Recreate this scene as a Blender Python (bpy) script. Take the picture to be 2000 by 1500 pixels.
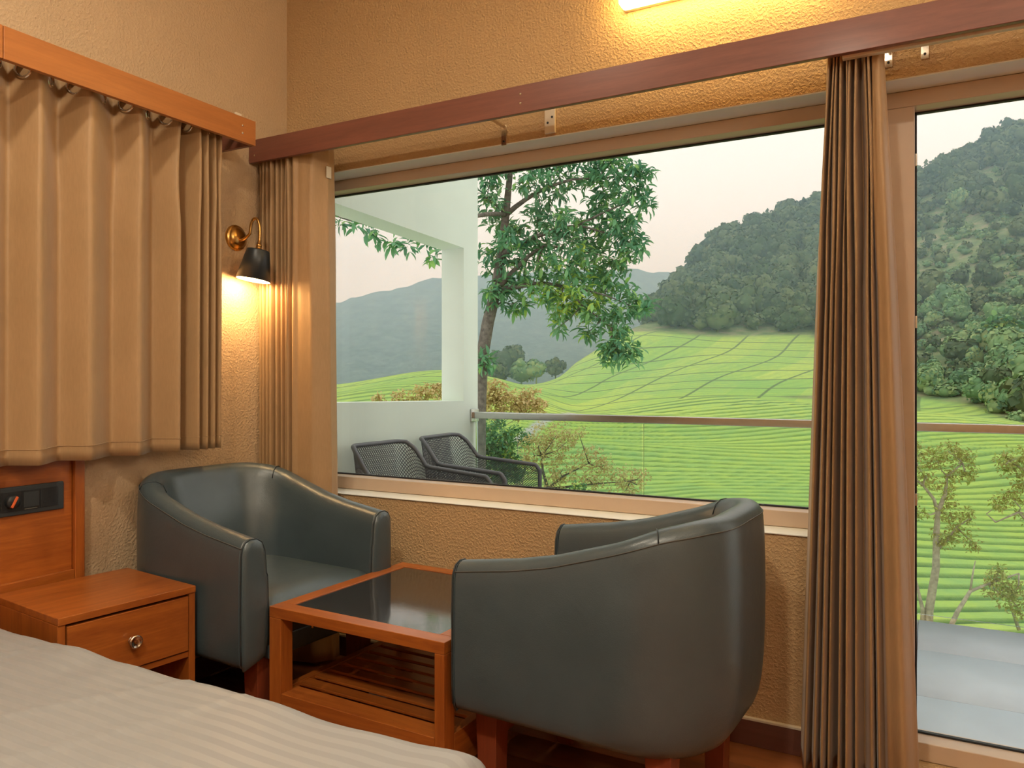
import bpy, bmesh, math, random
import numpy as np
from mathutils import Vector, Matrix, noise as mnoise

PI = math.pi
rad = math.radians
random.seed(7)
rng = np.random.default_rng(11)
for o in list(bpy.data.objects):
    bpy.data.objects.remove(o, do_unlink=True)
scene = bpy.context.scene
COL = scene.collection

# ------------------------------------------------------------------ camera
EYE = Vector((2.639, -2.667, 1.236))
YAW = 28.35
cam = bpy.data.cameras.new('camera')
cam.sensor_width = 36.0
cam.lens = 27.0
cam.shift_y = -11.0 / 2000.0
cam.clip_start = 0.05
cam.clip_end = 4000
camo = bpy.data.objects.new('camera', cam)
camo.location = EYE
camo.rotation_euler = (rad(90), 0, rad(YAW))
COL.objects.link(camo)
scene.camera = camo

# ------------------------------------------------------------------ sky: even overcast
world = bpy.data.worlds.new('overcast_sky')
scene.world = world
world.use_nodes = True
bg = world.node_tree.nodes['Background']
bg.inputs['Color'].default_value = (1.0, 0.972, 0.918, 1)
bg.inputs['Strength'].default_value = 1.30

# ------------------------------------------------------------------ exposure
vs = scene.view_settings
vs.view_transform = 'Standard'
vs.look = 'None'
vs.gamma = 1.0
vs.use_curve_mapping = False
vs.exposure = 0.07
scene.cycles.use_denoising = True
scene.cycles.max_bounces = 6
scene.cycles.diffuse_bounces = 3
scene.cycles.glossy_bounces = 3
scene.cycles.transmission_bounces = 4
scene.cycles.adaptive_threshold = 0.12
scene.cycles.adaptive_min_samples = 16
scene.cycles.caustics_reflective = False
scene.cycles.caustics_refractive = False
scene.cycles.use_light_tree = False
scene.cycles.transparent_max_bounces = 24
scene.cycles.volume_bounces = 1
scene.cycles.sample_clamp_indirect = 8

# unseen downlights added as room fill (their fixtures are built with the ceiling)
FILL_DOWNLIGHTS = [((1.0, -1.9, 3.26), 17), ((2.2, -3.2, 3.26), 44), ((3.45, -3.3, 3.26), 22)]
WARM = (1.0, 0.87, 0.68)
SIDE_FILL_W = 72  # power of the unseen side batten added as fill

# ================================================================== helpers
def tag(o, label=None, cat=None, group=None, kind=None):
    if label: o['label'] = label
    if cat: o['category'] = cat
    if group: o['group'] = group
    if kind: o['kind'] = kind
    return o

def empty(name, loc=(0, 0, 0), rz=0.0):
    o = bpy.data.objects.new(name, None)
    o.location = loc
    o.rotation_euler = (0, 0, rz)
    o.empty_display_size = 0.1
    COL.objects.link(o)
    return o

def link(name, me, mat=None, parent=None):
    o = bpy.data.objects.new(name, me)
    if mat is not None and not me.materials:
        me.materials.append(mat)
    COL.objects.link(o)
    if parent is not None:
        o.parent = parent
    return o

class MB:
    def __init__(self):
        self.v = []; self.f = []
    def add(self, vs_, fs_):
        n = len(self.v)
        self.v += [tuple(p) for p in vs_]
        self.f += [tuple(i + n for i in f) for f in fs_]
        return self
    def box(self, x0, x1, y0, y1, z0, z1):
        return self.add([(x0, y0, z0), (x1, y0, z0), (x1, y1, z0), (x0, y1, z0),
                         (x0, y0, z1), (x1, y0, z1), (x1, y1, z1), (x0, y1, z1)],
                        [(0, 3, 2, 1), (4, 5, 6, 7), (0, 1, 5, 4), (1, 2, 6, 5), (2, 3, 7, 6), (3, 0, 4, 7)])
    def tube(self, pts, r, seg=10, closed=False, cap=True):
        pts = [Vector(p) for p in pts]
        n = len(pts)
        rs = r if isinstance(r, (list, tuple)) else [r] * n
        up = Vector((0, 0, 1))
        rings = []
        prev = None
        for i, p in enumerate(pts):
            if closed:
                t = (pts[(i + 1) % n] - pts[i - 1])
            else:
                t = pts[min(i + 1, n - 1)] - pts[max(i - 1, 0)]
            if t.length < 1e-9: t = Vector((0, 0, 1))
            t.normalize()
            if prev is None:
                a = t.cross(up)
                if a.length < 1e-3: a = t.cross(Vector((1, 0, 0)))
            else:
                a = prev - t * prev.dot(t)
                if a.length < 1e-6: a = t.cross(up)
            a.normalize(); prev = a
            b = t.cross(a)
            rings.append([p + (a * math.cos(2 * PI * k / seg) + b * math.sin(2 * PI * k / seg)) * rs[i] for k in range(seg)])
        vs_ = [q for ring in rings for q in ring]
        fs_ = []
        for i in range(n if closed else n - 1):
            j = (i + 1) % n
            for k in range(seg):
                l = (k + 1) % seg
                fs_.append((i * seg + k, i * seg + l, j * seg + l, j * seg + k))
        if cap and not closed:
            fs_.append(tuple(range(seg - 1, -1, -1)))
            fs_.append(tuple((n - 1) * seg + k for k in range(seg)))
        return self.add(vs_, fs_)
    def lathe(self, prof, seg=32, M=None, cap0=False, cap1=False):
        vs_ = []
        for (r, z) in prof:
            for k in range(seg):
                a = 2 * PI * k / seg
                p = Vector((r * math.cos(a), r * math.sin(a), z))
                vs_.append(M @ p if M is not None else p)
        fs_ = []
        for i in range(len(prof) - 1):
            for k in range(seg):
                l = (k + 1) % seg
                fs_.append((i * seg + k, i * seg + l, (i + 1) * seg + l, (i + 1) * seg + k))
        if cap0: fs_.append(tuple(range(seg - 1, -1, -1)))
        if cap1: fs_.append(tuple((len(prof) - 1) * seg + k for k in range(seg)))
        return self.add(vs_, fs_)
    def grid(self, P):
        n, m = len(P), len(P[0])
        fs_ = [(i * m + j, i * m + j + 1, (i + 1) * m + j + 1, (i + 1) * m + j) for i in range(n - 1) for j in range(m - 1)]
        return self.add([p for row in P for p in row], fs_)
    def mesh(self, name, smooth=False, bevel=0.0, seg=2, fix=True):
        me = bpy.data.meshes.new(name)
        me.from_pydata([tuple(v) for v in self.v], [], self.f)
        if bevel > 0 or fix:
            bm = bmesh.new(); bm.from_mesh(me)
            if fix: bmesh.ops.recalc_face_normals(bm, faces=bm.faces)
            if bevel > 0:
                es = [e for e in bm.edges if len(e.link_faces) == 2 and e.calc_face_angle(0) > 0.6]
                bmesh.ops.bevel(bm, geom=es, offset=bevel, segments=seg, profile=0.5, affect='EDGES', clamp_overlap=True)
            bm.to_mesh(me); bm.free()
        if smooth:
            me.polygons.foreach_set('use_smooth', [True] * len(me.polygons))
        me.update()
        return me
    def build(self, name, mat, parent=None, smooth=False, bevel=0.0, seg=2, fix=True):
        me = self.mesh(name, smooth or bevel > 0, bevel, seg, fix)
        o = link(name, me, mat, parent)
        if bevel > 0:
            m = o.modifiers.new('normals', 'WEIGHTED_NORMAL')
            m.keep_sharp = True
        return o

def boxo(name, b, mat, parent=None, bevel=0.003):
    return MB().box(*b).build(name, mat, parent, bevel=bevel)

def np_mesh(name, V, F, smooth=False):
    """V (n,3) float, F (m,k) int -> mesh, quickly"""
    V = np.asarray(V, dtype=np.float32); F = np.asarray(F, dtype=np.int32)
    me = bpy.data.meshes.new(name)
    k = F.shape[1]
    me.vertices.add(len(V)); me.vertices.foreach_set('co', V.ravel())
    me.loops.add(F.size); me.loops.foreach_set('vertex_index', F.ravel())
    me.polygons.add(len(F))
    me.polygons.foreach_set('loop_start', np.arange(0, F.size, k, dtype=np.int32))
    me.polygons.foreach_set('loop_total', np.full(len(F), k, dtype=np.int32))
    if smooth:
        me.polygons.foreach_set('use_smooth', np.ones(len(F), dtype=bool))
    me.update(calc_edges=True)
    me.validate()
    return me

def fattr(me, name, vals):
    a = me.attributes.new(name, 'FLOAT', 'POINT')
    a.data.foreach_set('value', np.asarray(vals, dtype=np.float32))

# ================================================================== materials
class NT:
    def __init__(self, name):
        self.m = bpy.data.materials.new(name)
        self.m.use_nodes = True
        self.t = self.m.node_tree
        self.b = self.t.nodes['Principled BSDF']
        self.out = self.t.nodes['Material Output']
    def n(self, typ, **kw):
        nd = self.t.nodes.new(typ)
        for k, v in kw.items():
            if k.startswith('i_'):
                nd.inputs[k[2:].replace('_', ' ')].default_value = v
            else:
                setattr(nd, k, v)
        return nd
    def l(self, a, b):
        self.t.links.new(a, b)
    def coords(self, scale=(1, 1, 1), rot=(0, 0, 0)):
        tc = self.n('ShaderNodeTexCoord')
        mp = self.n('ShaderNodeMapping')
        mp.inputs['Scale'].default_value = scale
        mp.inputs['Rotation'].default_value = rot
        self.l(tc.outputs['Object'], mp.inputs['Vector'])
        return mp.outputs['Vector']
    def noise(self, vec, scale, detail=3, rough=0.55, dist=0.0):
        nz = self.n('ShaderNodeTexNoise')
        nz.inputs['Scale'].default_value = scale
        nz.inputs['Detail'].default_value = detail
        nz.inputs['Roughness'].default_value = rough
        nz.inputs['Distortion'].default_value = dist
        if vec is not None: self.l(vec, nz.inputs['Vector'])
        return nz.outputs['Fac']
    def ramp(self, fac, stops):
        r = self.n('ShaderNodeValToRGB')
        cr = r.color_ramp
        while len(cr.elements) < len(stops): cr.elements.new(0.5)
        for e, (p, c) in zip(cr.elements, stops):
            e.position = p
            e.color = (c[0], c[1], c[2], 1) if len(c) == 3 else c
        self.l(fac, r.inputs['Fac'])
        return r.outputs['Color']
    def math(self, op, a, b=None, clamp=False):
        nd = self.n('ShaderNodeMath', operation=op)
        nd.use_clamp = clamp
        for i, v in enumerate((a, b)):
            if v is None: continue
            if isinstance(v, (int, float)): nd.inputs[i].default_value = v
            else: self.l(v, nd.inputs[i])
        return nd.outputs[0]
    def mix(self, fac, a, b):
        nd = self.n('ShaderNodeMix', data_type='RGBA')
        for s, v in ((nd.inputs[0], fac), (nd.inputs[6], a), (nd.inputs[7], b)):
            if isinstance(v, (int, float)): s.default_value = v
            elif isinstance(v, tuple): s.default_value = (v[0], v[1], v[2], 1)
            else: self.l(v, s)
        return nd.outputs[2]
    def bump(self, h, strength=0.3, dist=0.005):
        bp = self.n('ShaderNodeBump')
        bp.inputs['Strength'].default_value = strength
        bp.inputs['Distance'].default_value = dist
        self.l(h, bp.inputs['Height'])
        self.l(bp.outputs['Normal'], self.b.inputs['Normal'])
    def color(self, c):
        if isinstance(c, tuple): self.b.inputs['Base Color'].default_value = (c[0], c[1], c[2], 1)
        else: self.l(c, self.b.inputs['Base Color'])
    def set(self, **kw):
        for k, v in kw.items():
            self.b.inputs[k.replace('_', ' ')].default_value = v
        return self

def simple(name, c, rough=0.5, metal=0.0, var=0.06, scale=8.0, bump=0.0):
    k = NT(name)
    nz = k.noise(k.coords(), scale, 4)
    lo = tuple(x * (1 - var) for x in c); hi = tuple(min(1, x * (1 + var)) for x in c)
    k.color(k.ramp(nz, [(0.3, lo), (0.7, hi)]))
    k.set(Roughness=rough, Metallic=metal)
    if bump > 0:
        k.bump(k.noise(k.coords(), scale * 20, 3), bump, 0.001)
    return k.m

def stucco(name, c, size=55.0, strength=0.9):
    k = NT(name)
    co = k.coords((1, 1, 1))
    big = k.noise(co, 2.0, 3)
    k.color(k.ramp(big, [(0.3, tuple(x * 0.95 for x in c)), (0.7, tuple(x * 1.04 for x in c))]))
    n1 = k.noise(co, size, 2.5, 0.5, 0.15)
    h = k.ramp(n1, [(0.42, (0, 0, 0)), (0.68, (1, 1, 1))])
    n2 = k.noise(co, size * 4, 2)
    hh = k.math('ADD', h, k.math('MULTIPLY', n2, 0.25))
    k.bump(hh, strength, 0.004)
    k.set(Roughness=0.85)
    k.b.inputs['Specular IOR Level'].default_value = 0.25
    return k.m

def woodmat(name, dark, light, axis='x', rough=0.33, scale=1.0, coat=0.15):
    k = NT(name)
    sc = {'x': (1.2, 14, 14), 'y': (14, 1.2, 14), 'z': (14, 14, 1.2)}[axis]
    co = k.coords(tuple(s * scale for s in sc))
    g = k.noise(co, 2.2, 6, 0.62, 0.8)
    fine = k.noise(k.coords(tuple(s * scale * 5 for s in sc)), 3.0, 3, 0.6)
    f = k.math('ADD', k.math('MULTIPLY', g, 0.75), k.math('MULTIPLY', fine, 0.25))
    k.color(k.ramp(f, [(0.28, dark), (0.72, light)]))
    k.set(Roughness=rough)
    k.b.inputs['Coat Weight'].default_value = coat
    k.b.inputs['Coat Roughness'].default_value = 0.2
    k.bump(fine, 0.06, 0.001)
    return k.m

M = {}
M['wall'] = stucco('tan_stucco', (0.62, 0.42, 0.22), 105.0, 0.7)
M['wall_fine'] = stucco('tan_stucco_fine', (0.60, 0.43, 0.265), 100.0, 0.45)
M['ceiling'] = simple('ceiling_paint', (0.78, 0.74, 0.66), 0.9)
M['white_wall'] = simple('white_render', (0.70, 0.79, 0.70), 0.85, var=0.03, scale=3, bump=0.08)
M['frame'] = simple('cream_frame', (0.64, 0.49, 0.36), 0.4, var=0.03)
M['reveal'] = simple('white_paint', (0.88, 0.89, 0.82), 0.6, var=0.02)
M['gasket'] = simple('black_gasket', (0.012, 0.014, 0.018), 0.5)
WD, WL = (0.24, 0.055, 0.010), (0.50, 0.15, 0.024)
M['wood_x'] = woodmat('red_wood_x', WD, WL, 'x')
M['wood_y'] = woodmat('red_wood_y', WD, WL, 'y')
M['wood_z'] = woodmat('red_wood_z', WD, WL, 'z')
M['pelmet_shaded_x'] = woodmat('pelmet_wood_shaded_x', (0.16, 0.055, 0.038), (0.25, 0.088, 0.056), 'x', 0.42)  # same wood as the other pelmet, cool shade put into the colour
M['pelmet_lit_y'] = woodmat('pelmet_wood_lit_y', (0.36, 0.12, 0.030), (0.50, 0.18, 0.045), 'y', 0.42)  # same wood again, warm lamplight put into the colour
M['base_wood'] = woodmat('baseboard_wood', (0.11, 0.04, 0.028), (0.17, 0.065, 0.045), 'x', 0.45)
M['plank'] = woodmat('floor_laminate', (0.26, 0.085, 0.030), (0.42, 0.16, 0.06), 'x', 0.3)
M['leg'] = woodmat('chair_leg_wood', (0.16, 0.030, 0.014), (0.28, 0.065, 0.024), 'z', 0.4)
M['brass'] = simple('aged_brass', (0.62, 0.36, 0.11), 0.28, 1.0, 0.15, 30)
M['chrome'] = simple('nickel', (0.75, 0.68, 0.58), 0.18, 1.0, 0.03)
M['steel'] = simple('brushed_steel', (0.62, 0.62, 0.60), 0.22, 1.0, 0.05, 40)
M['black_metal'] = simple('black_enamel', (0.02, 0.026, 0.03), 0.38, 0.0)
M['shade_in'] = simple('white_enamel', (0.85, 0.82, 0.75), 0.5)
M['switch'] = simple('charcoal_plastic', (0.030, 0.036, 0.040), 0.42)
M['switch_dark'] = simple('dark_plastic', (0.014, 0.016, 0.018), 0.4)
M['switch_red'] = simple('orange_mark', (0.75, 0.13, 0.03), 0.4)
M['white_plastic'] = simple('white_plastic', (0.75, 0.66, 0.52), 0.5)
M['net'] = simple('anthracite_resin', (0.10, 0.105, 0.118), 0.4)
M['tile'] = simple('balcony_tile', (0.50, 0.57, 0.64), 0.5, var=0.05, scale=5)
M['grout'] = simple('grout', (0.45, 0.47, 0.48), 0.8)

def leather():
    k = NT('slate_leather')
    co = k.coords()
    k.color(k.ramp(k.noise(co, 6, 3), [(0.3, (0.054, 0.079, 0.091)), (0.7, (0.067, 0.096, 0.110))]))
    k.set(Roughness=0.34)
    k.b.inputs['Specular IOR Level'].default_value = 0.7
    v = k.n('ShaderNodeTexVoronoi'); v.inputs['Scale'].default_value = 320
    k.l(co, v.inputs['Vector'])
    w = k.noise(co, 9, 4, 0.55, 0.5)
    k.bump(k.math('ADD', k.math('MULTIPLY', v.outputs['Distance'], 0.12), k.math('MULTIPLY', w, 1.2)), 0.25, 0.006)
    return k.m
M['leather'] = leather()
M['piping'] = simple('leather_piping', (0.026, 0.036, 0.041), 0.4)
M['stitch'] = simple('stitching', (0.085, 0.09, 0.085), 0.7)

def cloth(name, a, b, scale=500.0):
    k = NT(name)
    co = k.coords()
    w = k.noise(k.coords((1, 1, 0.15)), scale * 0.4, 2)
    big = k.noise(co, 3, 3)
    f = k.math('ADD', k.math('MULTIPLY', w, 0.4), k.math('MULTIPLY', big, 0.6))
    k.color(k.ramp(f, [(0.3, a), (0.7, b)]))
    k.set(Roughness=0.55)
    k.b.inputs['Sheen Weight'].default_value = 0.25
    k.b.inputs['Sheen Roughness'].default_value = 0.4
    k.bump(w, 0.08, 0.001)
    return k.m
M['curtain'] = cloth('tan_satin', (0.36, 0.222, 0.103), (0.45, 0.28, 0.138))

def sheet_mat():
    k = NT('striped_satin')
    tc = k.n('ShaderNodeTexCoord')
    sx = k.n('ShaderNodeSeparateXYZ'); k.l(tc.outputs['Object'], sx.inputs[0])
    wob = k.math('MULTIPLY', k.noise(k.coords(), 3.0, 2), 0.02)
    ph = k.math('MULTIPLY', k.math('ADD', sx.outputs['Y'], wob), 2 * PI / 0.036)
    s = k.math('SINE', ph)
    f = k.math('MULTIPLY_ADD', s, 0.5)
    f2 = k.ramp(k.math('ADD', k.math('MULTIPLY', s, 0.5), 0.5), [(0.40, (0, 0, 0)), (0.60, (1, 1, 1))])
    k.color(k.mix(f2, (0.315, 0.325, 0.335), (0.345, 0.355, 0.365)))
    rgh = k.math('ADD', k.math('MULTIPLY', f2, -0.18), 0.62)
    k.l(rgh, k.b.inputs['Roughness'])
    k.bump(k.noise(k.coords((1, 1, 1)), 260, 3), 0.1, 0.001)
    return k.m
M['sheet'] = sheet_mat()

def glass(name, tint=(0.99, 0.995, 0.992), refl=1.0):
    k = NT(name)
    k.t.nodes.remove(k.b)
    tr = k.n('ShaderNodeBsdfTransparent'); tr.inputs['Color'].default_value = (*tint, 1)
    gl = k.n('ShaderNodeBsdfGlossy'); gl.inputs['Roughness'].default_value = 0.01
    fr = k.n('ShaderNodeFresnel'); fr.inputs['IOR'].default_value = 1.45
    mx = k.n('ShaderNodeMixShader')
    k.l(k.math('MULTIPLY', fr.outputs[0], refl, True), mx.inputs['Fac'])
    k.l(tr.outputs[0], mx.inputs[1]); k.l(gl.outputs[0], mx.inputs[2])
    k.l(mx.outputs[0], k.out.inputs['Surface'])
    return k.m
M['glass'] = glass('window_glass', refl=0.4)
M['rail_glass'] = glass('railing_glass', (0.90, 0.965, 0.945), 1.0)

def marble_glass():
    k = NT('dark_stone_glass')
    co = k.coords()
    veins = k.noise(k.coords((1, 1, 1), (0, 0, 0.5)), 9, 8, 0.68, 2.2)
    f = k.ramp(veins, [(0.47, (0, 0, 0)), (0.50, (1, 1, 1)), (0.53, (0, 0, 0))])
    k.color(k.mix(k.math('MULTIPLY', f, 0.35), (0.018, 0.017, 0.018), (0.10, 0.10, 0.10)))
    sc = k.noise(k.coords((1, 6, 1), (0, 0, 0.8)), 14, 6, 0.7, 1.0)
    k.l(k.math('ADD', k.math('MULTIPLY', sc, 0.16), 0.02), k.b.inputs['Roughness'])
    k.set(IOR=2.6)
    k.bump(k.noise(co, 26, 3), 0.03, 0.002)
    return k.m
M['table_glass'] = marble_glass()

def emit(name, c, s):
    k = NT(name)
    k.color((0.8, 0.8, 0.8))
    k.b.inputs['Emission Color'].default_value = (*c, 1)
    k.b.inputs['Emission Strength'].default_value = s
    return k.m
M['bulb'] = emit('warm_bulb', (1.0, 0.70, 0.36), 30)
M['batten'] = emit('warm_diffuser', (1.0, 0.66, 0.22), 26)
M['fill_batten'] = emit('fill_batten_diffuser', WARM, 3)  # glow of the added side batten
M['downlight'] = emit('ceiling_fill_diffuser', WARM, 12)  # glow of the added ceiling fill lights

def foliage(name, stops, rough=0.5, transl=0.3, scale=0.0):
    k = NT(name)
    at = k.n('ShaderNodeAttribute'); at.attribute_name = 'tint'
    f = at.outputs['Fac']
    if scale > 0:
        oi = k.n('ShaderNodeObjectInfo')
        f = k.math('ADD', k.math('MULTIPLY', k.noise(k.coords(), scale, 4, 0.65), 0.5),
                   k.math('MULTIPLY', k.math('FRACT', k.math('ADD', oi.outputs['Random'], f)), 0.5))
    c = k.ramp(f, stops)
    k.color(c)
    k.set(Roughness=rough)
    k.b.inputs['Specular IOR Level'].default_value = 0.35
    if transl > 0:
        tl = k.n('ShaderNodeBsdfTranslucent'); k.l(c, tl.inputs['Color'])
        mx = k.n('ShaderNodeMixShader'); mx.inputs['Fac'].default_value = transl
        k.l(k.b.outputs[0], mx.inputs[1]); k.l(tl.outputs[0], mx.inputs[2])
        k.l(mx.outputs[0], k.out.inputs['Surface'])
    return k.m
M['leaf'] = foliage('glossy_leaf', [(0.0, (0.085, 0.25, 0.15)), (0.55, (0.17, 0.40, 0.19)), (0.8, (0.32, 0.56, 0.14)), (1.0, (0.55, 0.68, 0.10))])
M['gold_leaf'] = foliage('golden_leaf', [(0.0, (0.46, 0.36, 0.14)), (0.5, (0.66, 0.52, 0.25)), (1.0, (0.68, 0.66, 0.26))])
M['bush_leaf'] = foliage('bush_leaf', [(0.0, (0.06, 0.20, 0.11)), (0.6, (0.16, 0.36, 0.12)), (1.0, (0.52, 0.56, 0.06))])
M['dry_leaf'] = foliage('dry_leaf', [(0.0, (0.34, 0.26, 0.08)), (0.5, (0.46, 0.44, 0.13)), (1.0, (0.40, 0.50, 0.10))])
M['bark'] = simple('grey_bark', (0.13, 0.115, 0.095), 0.9, var=0.45, scale=16, bump=0.6)
M['twig'] = simple('pale_bark', (0.42, 0.34, 0.25), 0.9, var=0.3, scale=14)
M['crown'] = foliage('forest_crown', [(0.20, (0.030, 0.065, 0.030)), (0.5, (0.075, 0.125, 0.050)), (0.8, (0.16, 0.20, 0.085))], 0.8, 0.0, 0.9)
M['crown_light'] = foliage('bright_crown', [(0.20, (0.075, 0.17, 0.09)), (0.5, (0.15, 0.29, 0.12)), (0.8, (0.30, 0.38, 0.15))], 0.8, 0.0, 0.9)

# ================================================================== room shell
CEIL = 3.30
RX, RY = 4.30, -4.70
W0, W1 = 0.04, 2.40          # window opening
D0, D1 = 2.40, 3.60          # door opening
ZS, ZT = 0.718, 2.167        # sill, head
YF, YG = 0.116, 0.19         # frame face, glass
WT = 0.26                    # wall thickness

fl = tag(boxo('floor', (0, RX, RY, 0.0, -0.25, -0.012), M['base_wood'], bevel=0), kind='structure')
pm = MB().box(-0.6, 0.6, -0.0745, 0.0745, -0.012, 0.0).mesh('plank', True, 0.0012, 1)
pm.materials.append(M['plank'])
row = 0
y = -0.075
while y > RY + 0.05:
    x = -0.55 + 0.37 * (row % 3)
    while x < RX - 0.05:
        a, b = max(x, 0.0), min(x + 1.198, RX)
        if b - a > 0.1:
            p = link('plank', pm, None, fl)
            p.location = ((a + b) / 2, y, 0)
            p.scale = ((b - a) / 1.2, 1, 1)
        x += 1.2
    y -= 0.15; row += 1

w = MB().box(-0.25, W1, 0, WT, -0.25, ZS).box(-0.25, RX + 0.2, 0, WT, ZT, CEIL + 0.2)
w.box(-0.25, W0, 0, WT, ZS, ZT).box(D1, RX + 0.2, 0, WT, -0.25, ZT).box(W1, D1, 0, WT, -0.25, 0.012)
tag(w.build('wall_back', M['wall']), kind='structure')
tag(boxo('wall_left', (-0.25, 0, RY - 0.2, 0.0, -0.25, CEIL + 0.2), M['wall_fine'], bevel=0), kind='structure')
tag(boxo('wall_right', (RX, RX + 0.2, RY - 0.2, 0.0, -0.25, CEIL + 0.2), M['wall_fine'], bevel=0), kind='structure')
tag(boxo('wall_front', (0, RX, RY - 0.2, RY, -0.25, CEIL + 0.2), M['wall_fine'], bevel=0), kind='structure')
tag(boxo('ceiling', (0, RX, RY, 0, CEIL, CEIL + 0.2), M['ceiling'], bevel=0), kind='structure')

bb = tag(boxo('baseboard_back', (0.0, 2.40, -0.014, 0, 0.0, 0.086), M['base_wood'], bevel=0.002), kind='structure')
boxo('cap_strip', (0.0, 2.40, -0.016, 0, 0.086, 0.094), M['white_plastic'], bb, 0.001)
tag(boxo('baseboard_left', (0.0, 0.014, -1.0, -0.014, 0.0, 0.086), M['base_wood'], bevel=0.002), kind='structure')

# ---- window: liner of the recess, frame members, beads, gasket, pane
wi = tag(empty('window_1', (0, 0, 0)), kind='structure')
lt = 0.004
boxo('reveal_board', (W0, D1, 0.001, YF, ZT - lt, ZT), M['reveal'], wi, 0)
boxo('reveal_board', (W0, W0 + lt, 0.001, YF, ZS + lt, ZT - lt), M['reveal'], wi, 0)
boxo('sill_board', (W0, W1, -0.006, YF, ZS, ZS + lt), M['reveal'], wi, 0.001)
fw = 0.052
def frame_set(parent, x0, x1, z0, z1, fl_=fw, fr_=fw, fb=fw, ft=fw):
    boxo('frame_rail', (x0, x1, YF, YF + 0.11, z1 - ft, z1), M['frame'], parent, 0.003)
    boxo('frame_rail', (x0, x1, YF, YF + 0.11, z0, z0 + fb), M['frame'], parent, 0.003)
    boxo('frame_stile', (x0, x0 + fl_, YF, YF + 0.11, z0 + fb, z1 - ft), M['frame'], parent, 0.003)
    boxo('frame_stile', (x1 - fr_, x1, YF, YF + 0.11, z0 + fb, z1 - ft), M['frame'], parent, 0.003)
    gx0, gx1, gz0, gz1 = x0 + fl_, x1 - fr_, z0 + fb, z1 - ft
    t = 0.006
    g = MB().box(gx0, gx1, YG - 0.003, YG + 0.012, gz1 - t, gz1).box(gx0, gx1, YG - 0.003, YG + 0.012, gz0, gz0 + t)
    g.box(gx0, gx0 + t, YG - 0.003, YG + 0.012, gz0 + t, gz1 - t).box(gx1 - t, gx1, YG - 0.003, YG + 0.012, gz0 + t, gz1 - t)
    g.build('gasket', M['gasket'], parent)
    boxo('glass_pane', (gx0 + t, gx1 - t, YG, YG + 0.008, gz0 + t, gz1 - t), M['glass'], parent, 0)
frame_set(wi, W0, W1 + 0.10, ZS + lt, ZT - lt, fr_=0.10, fb=0.056, ft=0.048)
dr = tag(empty('door_1', (0, 0, 0)), kind='structure')
frame_set(dr, W1 + 0.1005, D1, 0.013, ZT - lt, fl_=0.105, fr_=0.10, fb=0.058, ft=0.052)
for z in (1.95, 1.42, 0.84):
    boxo('hinge', (2.606, 2.613, 0.165, 0.18, z - 0.02, z + 0.02), M['steel'], dr, 0.001)

# ---- unseen ceiling downlights, added to brighten the room
for i, (p, wts) in enumerate(FILL_DOWNLIGHTS):
    e = empty('ceiling_fill_light', p)
    tag(e, ['unseen ceiling fill light added over the bed', 'unseen ceiling fill light added behind the viewer', 'unseen ceiling fill light added in the corner farthest from the window'][i], 'fill light', 'added ceiling fill lights')
    MB().lathe([(0.10, 0.04), (0.115, 0.03), (0.115, 0.0), (0.095, -0.004), (0.09, 0.006)], 32).build('trim_ring', M['shade_in'], e, True)
    MB().lathe([(0.001, 0.004), (0.092, 0.004), (0.092, 0.02)], 32).build('diffuser', M['downlight'], e)
    L = bpy.data.lights.new('ceiling_fill_lamp', 'AREA')
    L.shape = 'DISK'; L.size = 0.19; L.energy = wts; L.color = WARM; L.spread = rad(165)
    lo = bpy.data.objects.new('lamp', L); COL.objects.link(lo); lo.parent = e; lo.location = (0, 0, -0.008)

# ---- wall batten above the window
e = empty('wall_batten_light', (1.672, 0, 2.60))
tag(e, 'glowing wall batten light above the long pelmet', 'wall light')
boxo('mounting_plate', (0, 0.72, -0.02, 0, -0.03, 0.05), M['white_plastic'], e, 0.003)
boxo('diffuser', (0.0, 0.72, -0.085, -0.0205, -0.035, 0.055), M['batten'], e, 0.012)

# ---- unseen batten added on the wall facing the bed wall, to light the walls
e = empty('wall_batten_light', (RX, -2.1, 2.45))
tag(e, 'unseen long fill batten added on the wall opposite the headboard', 'wall light')
boxo('mounting_plate', (-0.02, 0, -1.1, 1.1, -0.05, 0.05), M['white_plastic'], e, 0.003)
boxo('diffuser', (-0.08, -0.0205, -1.1, 1.1, -0.06, 0.06), M['fill_batten'], e, 0.012)
L = bpy.data.lights.new('side_fill_lamp', 'AREA'); L.shape = 'RECTANGLE'; L.size = 0.11; L.size_y = 2.15; L.energy = SIDE_FILL_W; L.color = WARM
lo = bpy.data.objects.new('lamp', L); COL.objects.link(lo); lo.parent = e; lo.location = (-0.083, 0, 0); lo.rotation_euler = (0, rad(90 + 40), 0); L.spread = rad(150)

# ================================================================== pelmets
PZ0, PZ1 = 2.186, 2.286
pl = empty('curtain_pelmet', (0, -0.40, PZ0))
tag(pl, 'warmly lit orange-brown wooden pelmet over the short curtain on the bed wall', 'pelmet')
boxo('front_board', (0.205, 0.225, -0.975, 0.0, 0, 0.1), M['pelmet_lit_y'], pl, 0.002)
boxo('front_board', (0.205, 0.225, -3.3, -0.977, 0, 0.1), M['pelmet_lit_y'], pl, 0.002)
boxo('end_board', (0.0, 0.2045, -0.02, 0.0, 0, 0.1), M['pelmet_shaded_x'], pl, 0.002)
boxo('bracket_plate', (0.196, 0.2045, -0.085, -0.055, 0.06, 0.118), M['white_plastic'], pl, 0.001)
for z in (0.035, 0.065):
    MB().lathe([(0.0045, 0.0), (0.0045, 0.002), (0.001, 0.003)], 10, Matrix.Translation((0.225, -0.07, z)) @ Matrix.Rotation(rad(90), 4, 'Y'), cap1=True).build('screw', M['chrome'], pl)
pr = empty('curtain_pelmet', (0, -0.232, PZ0))
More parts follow.
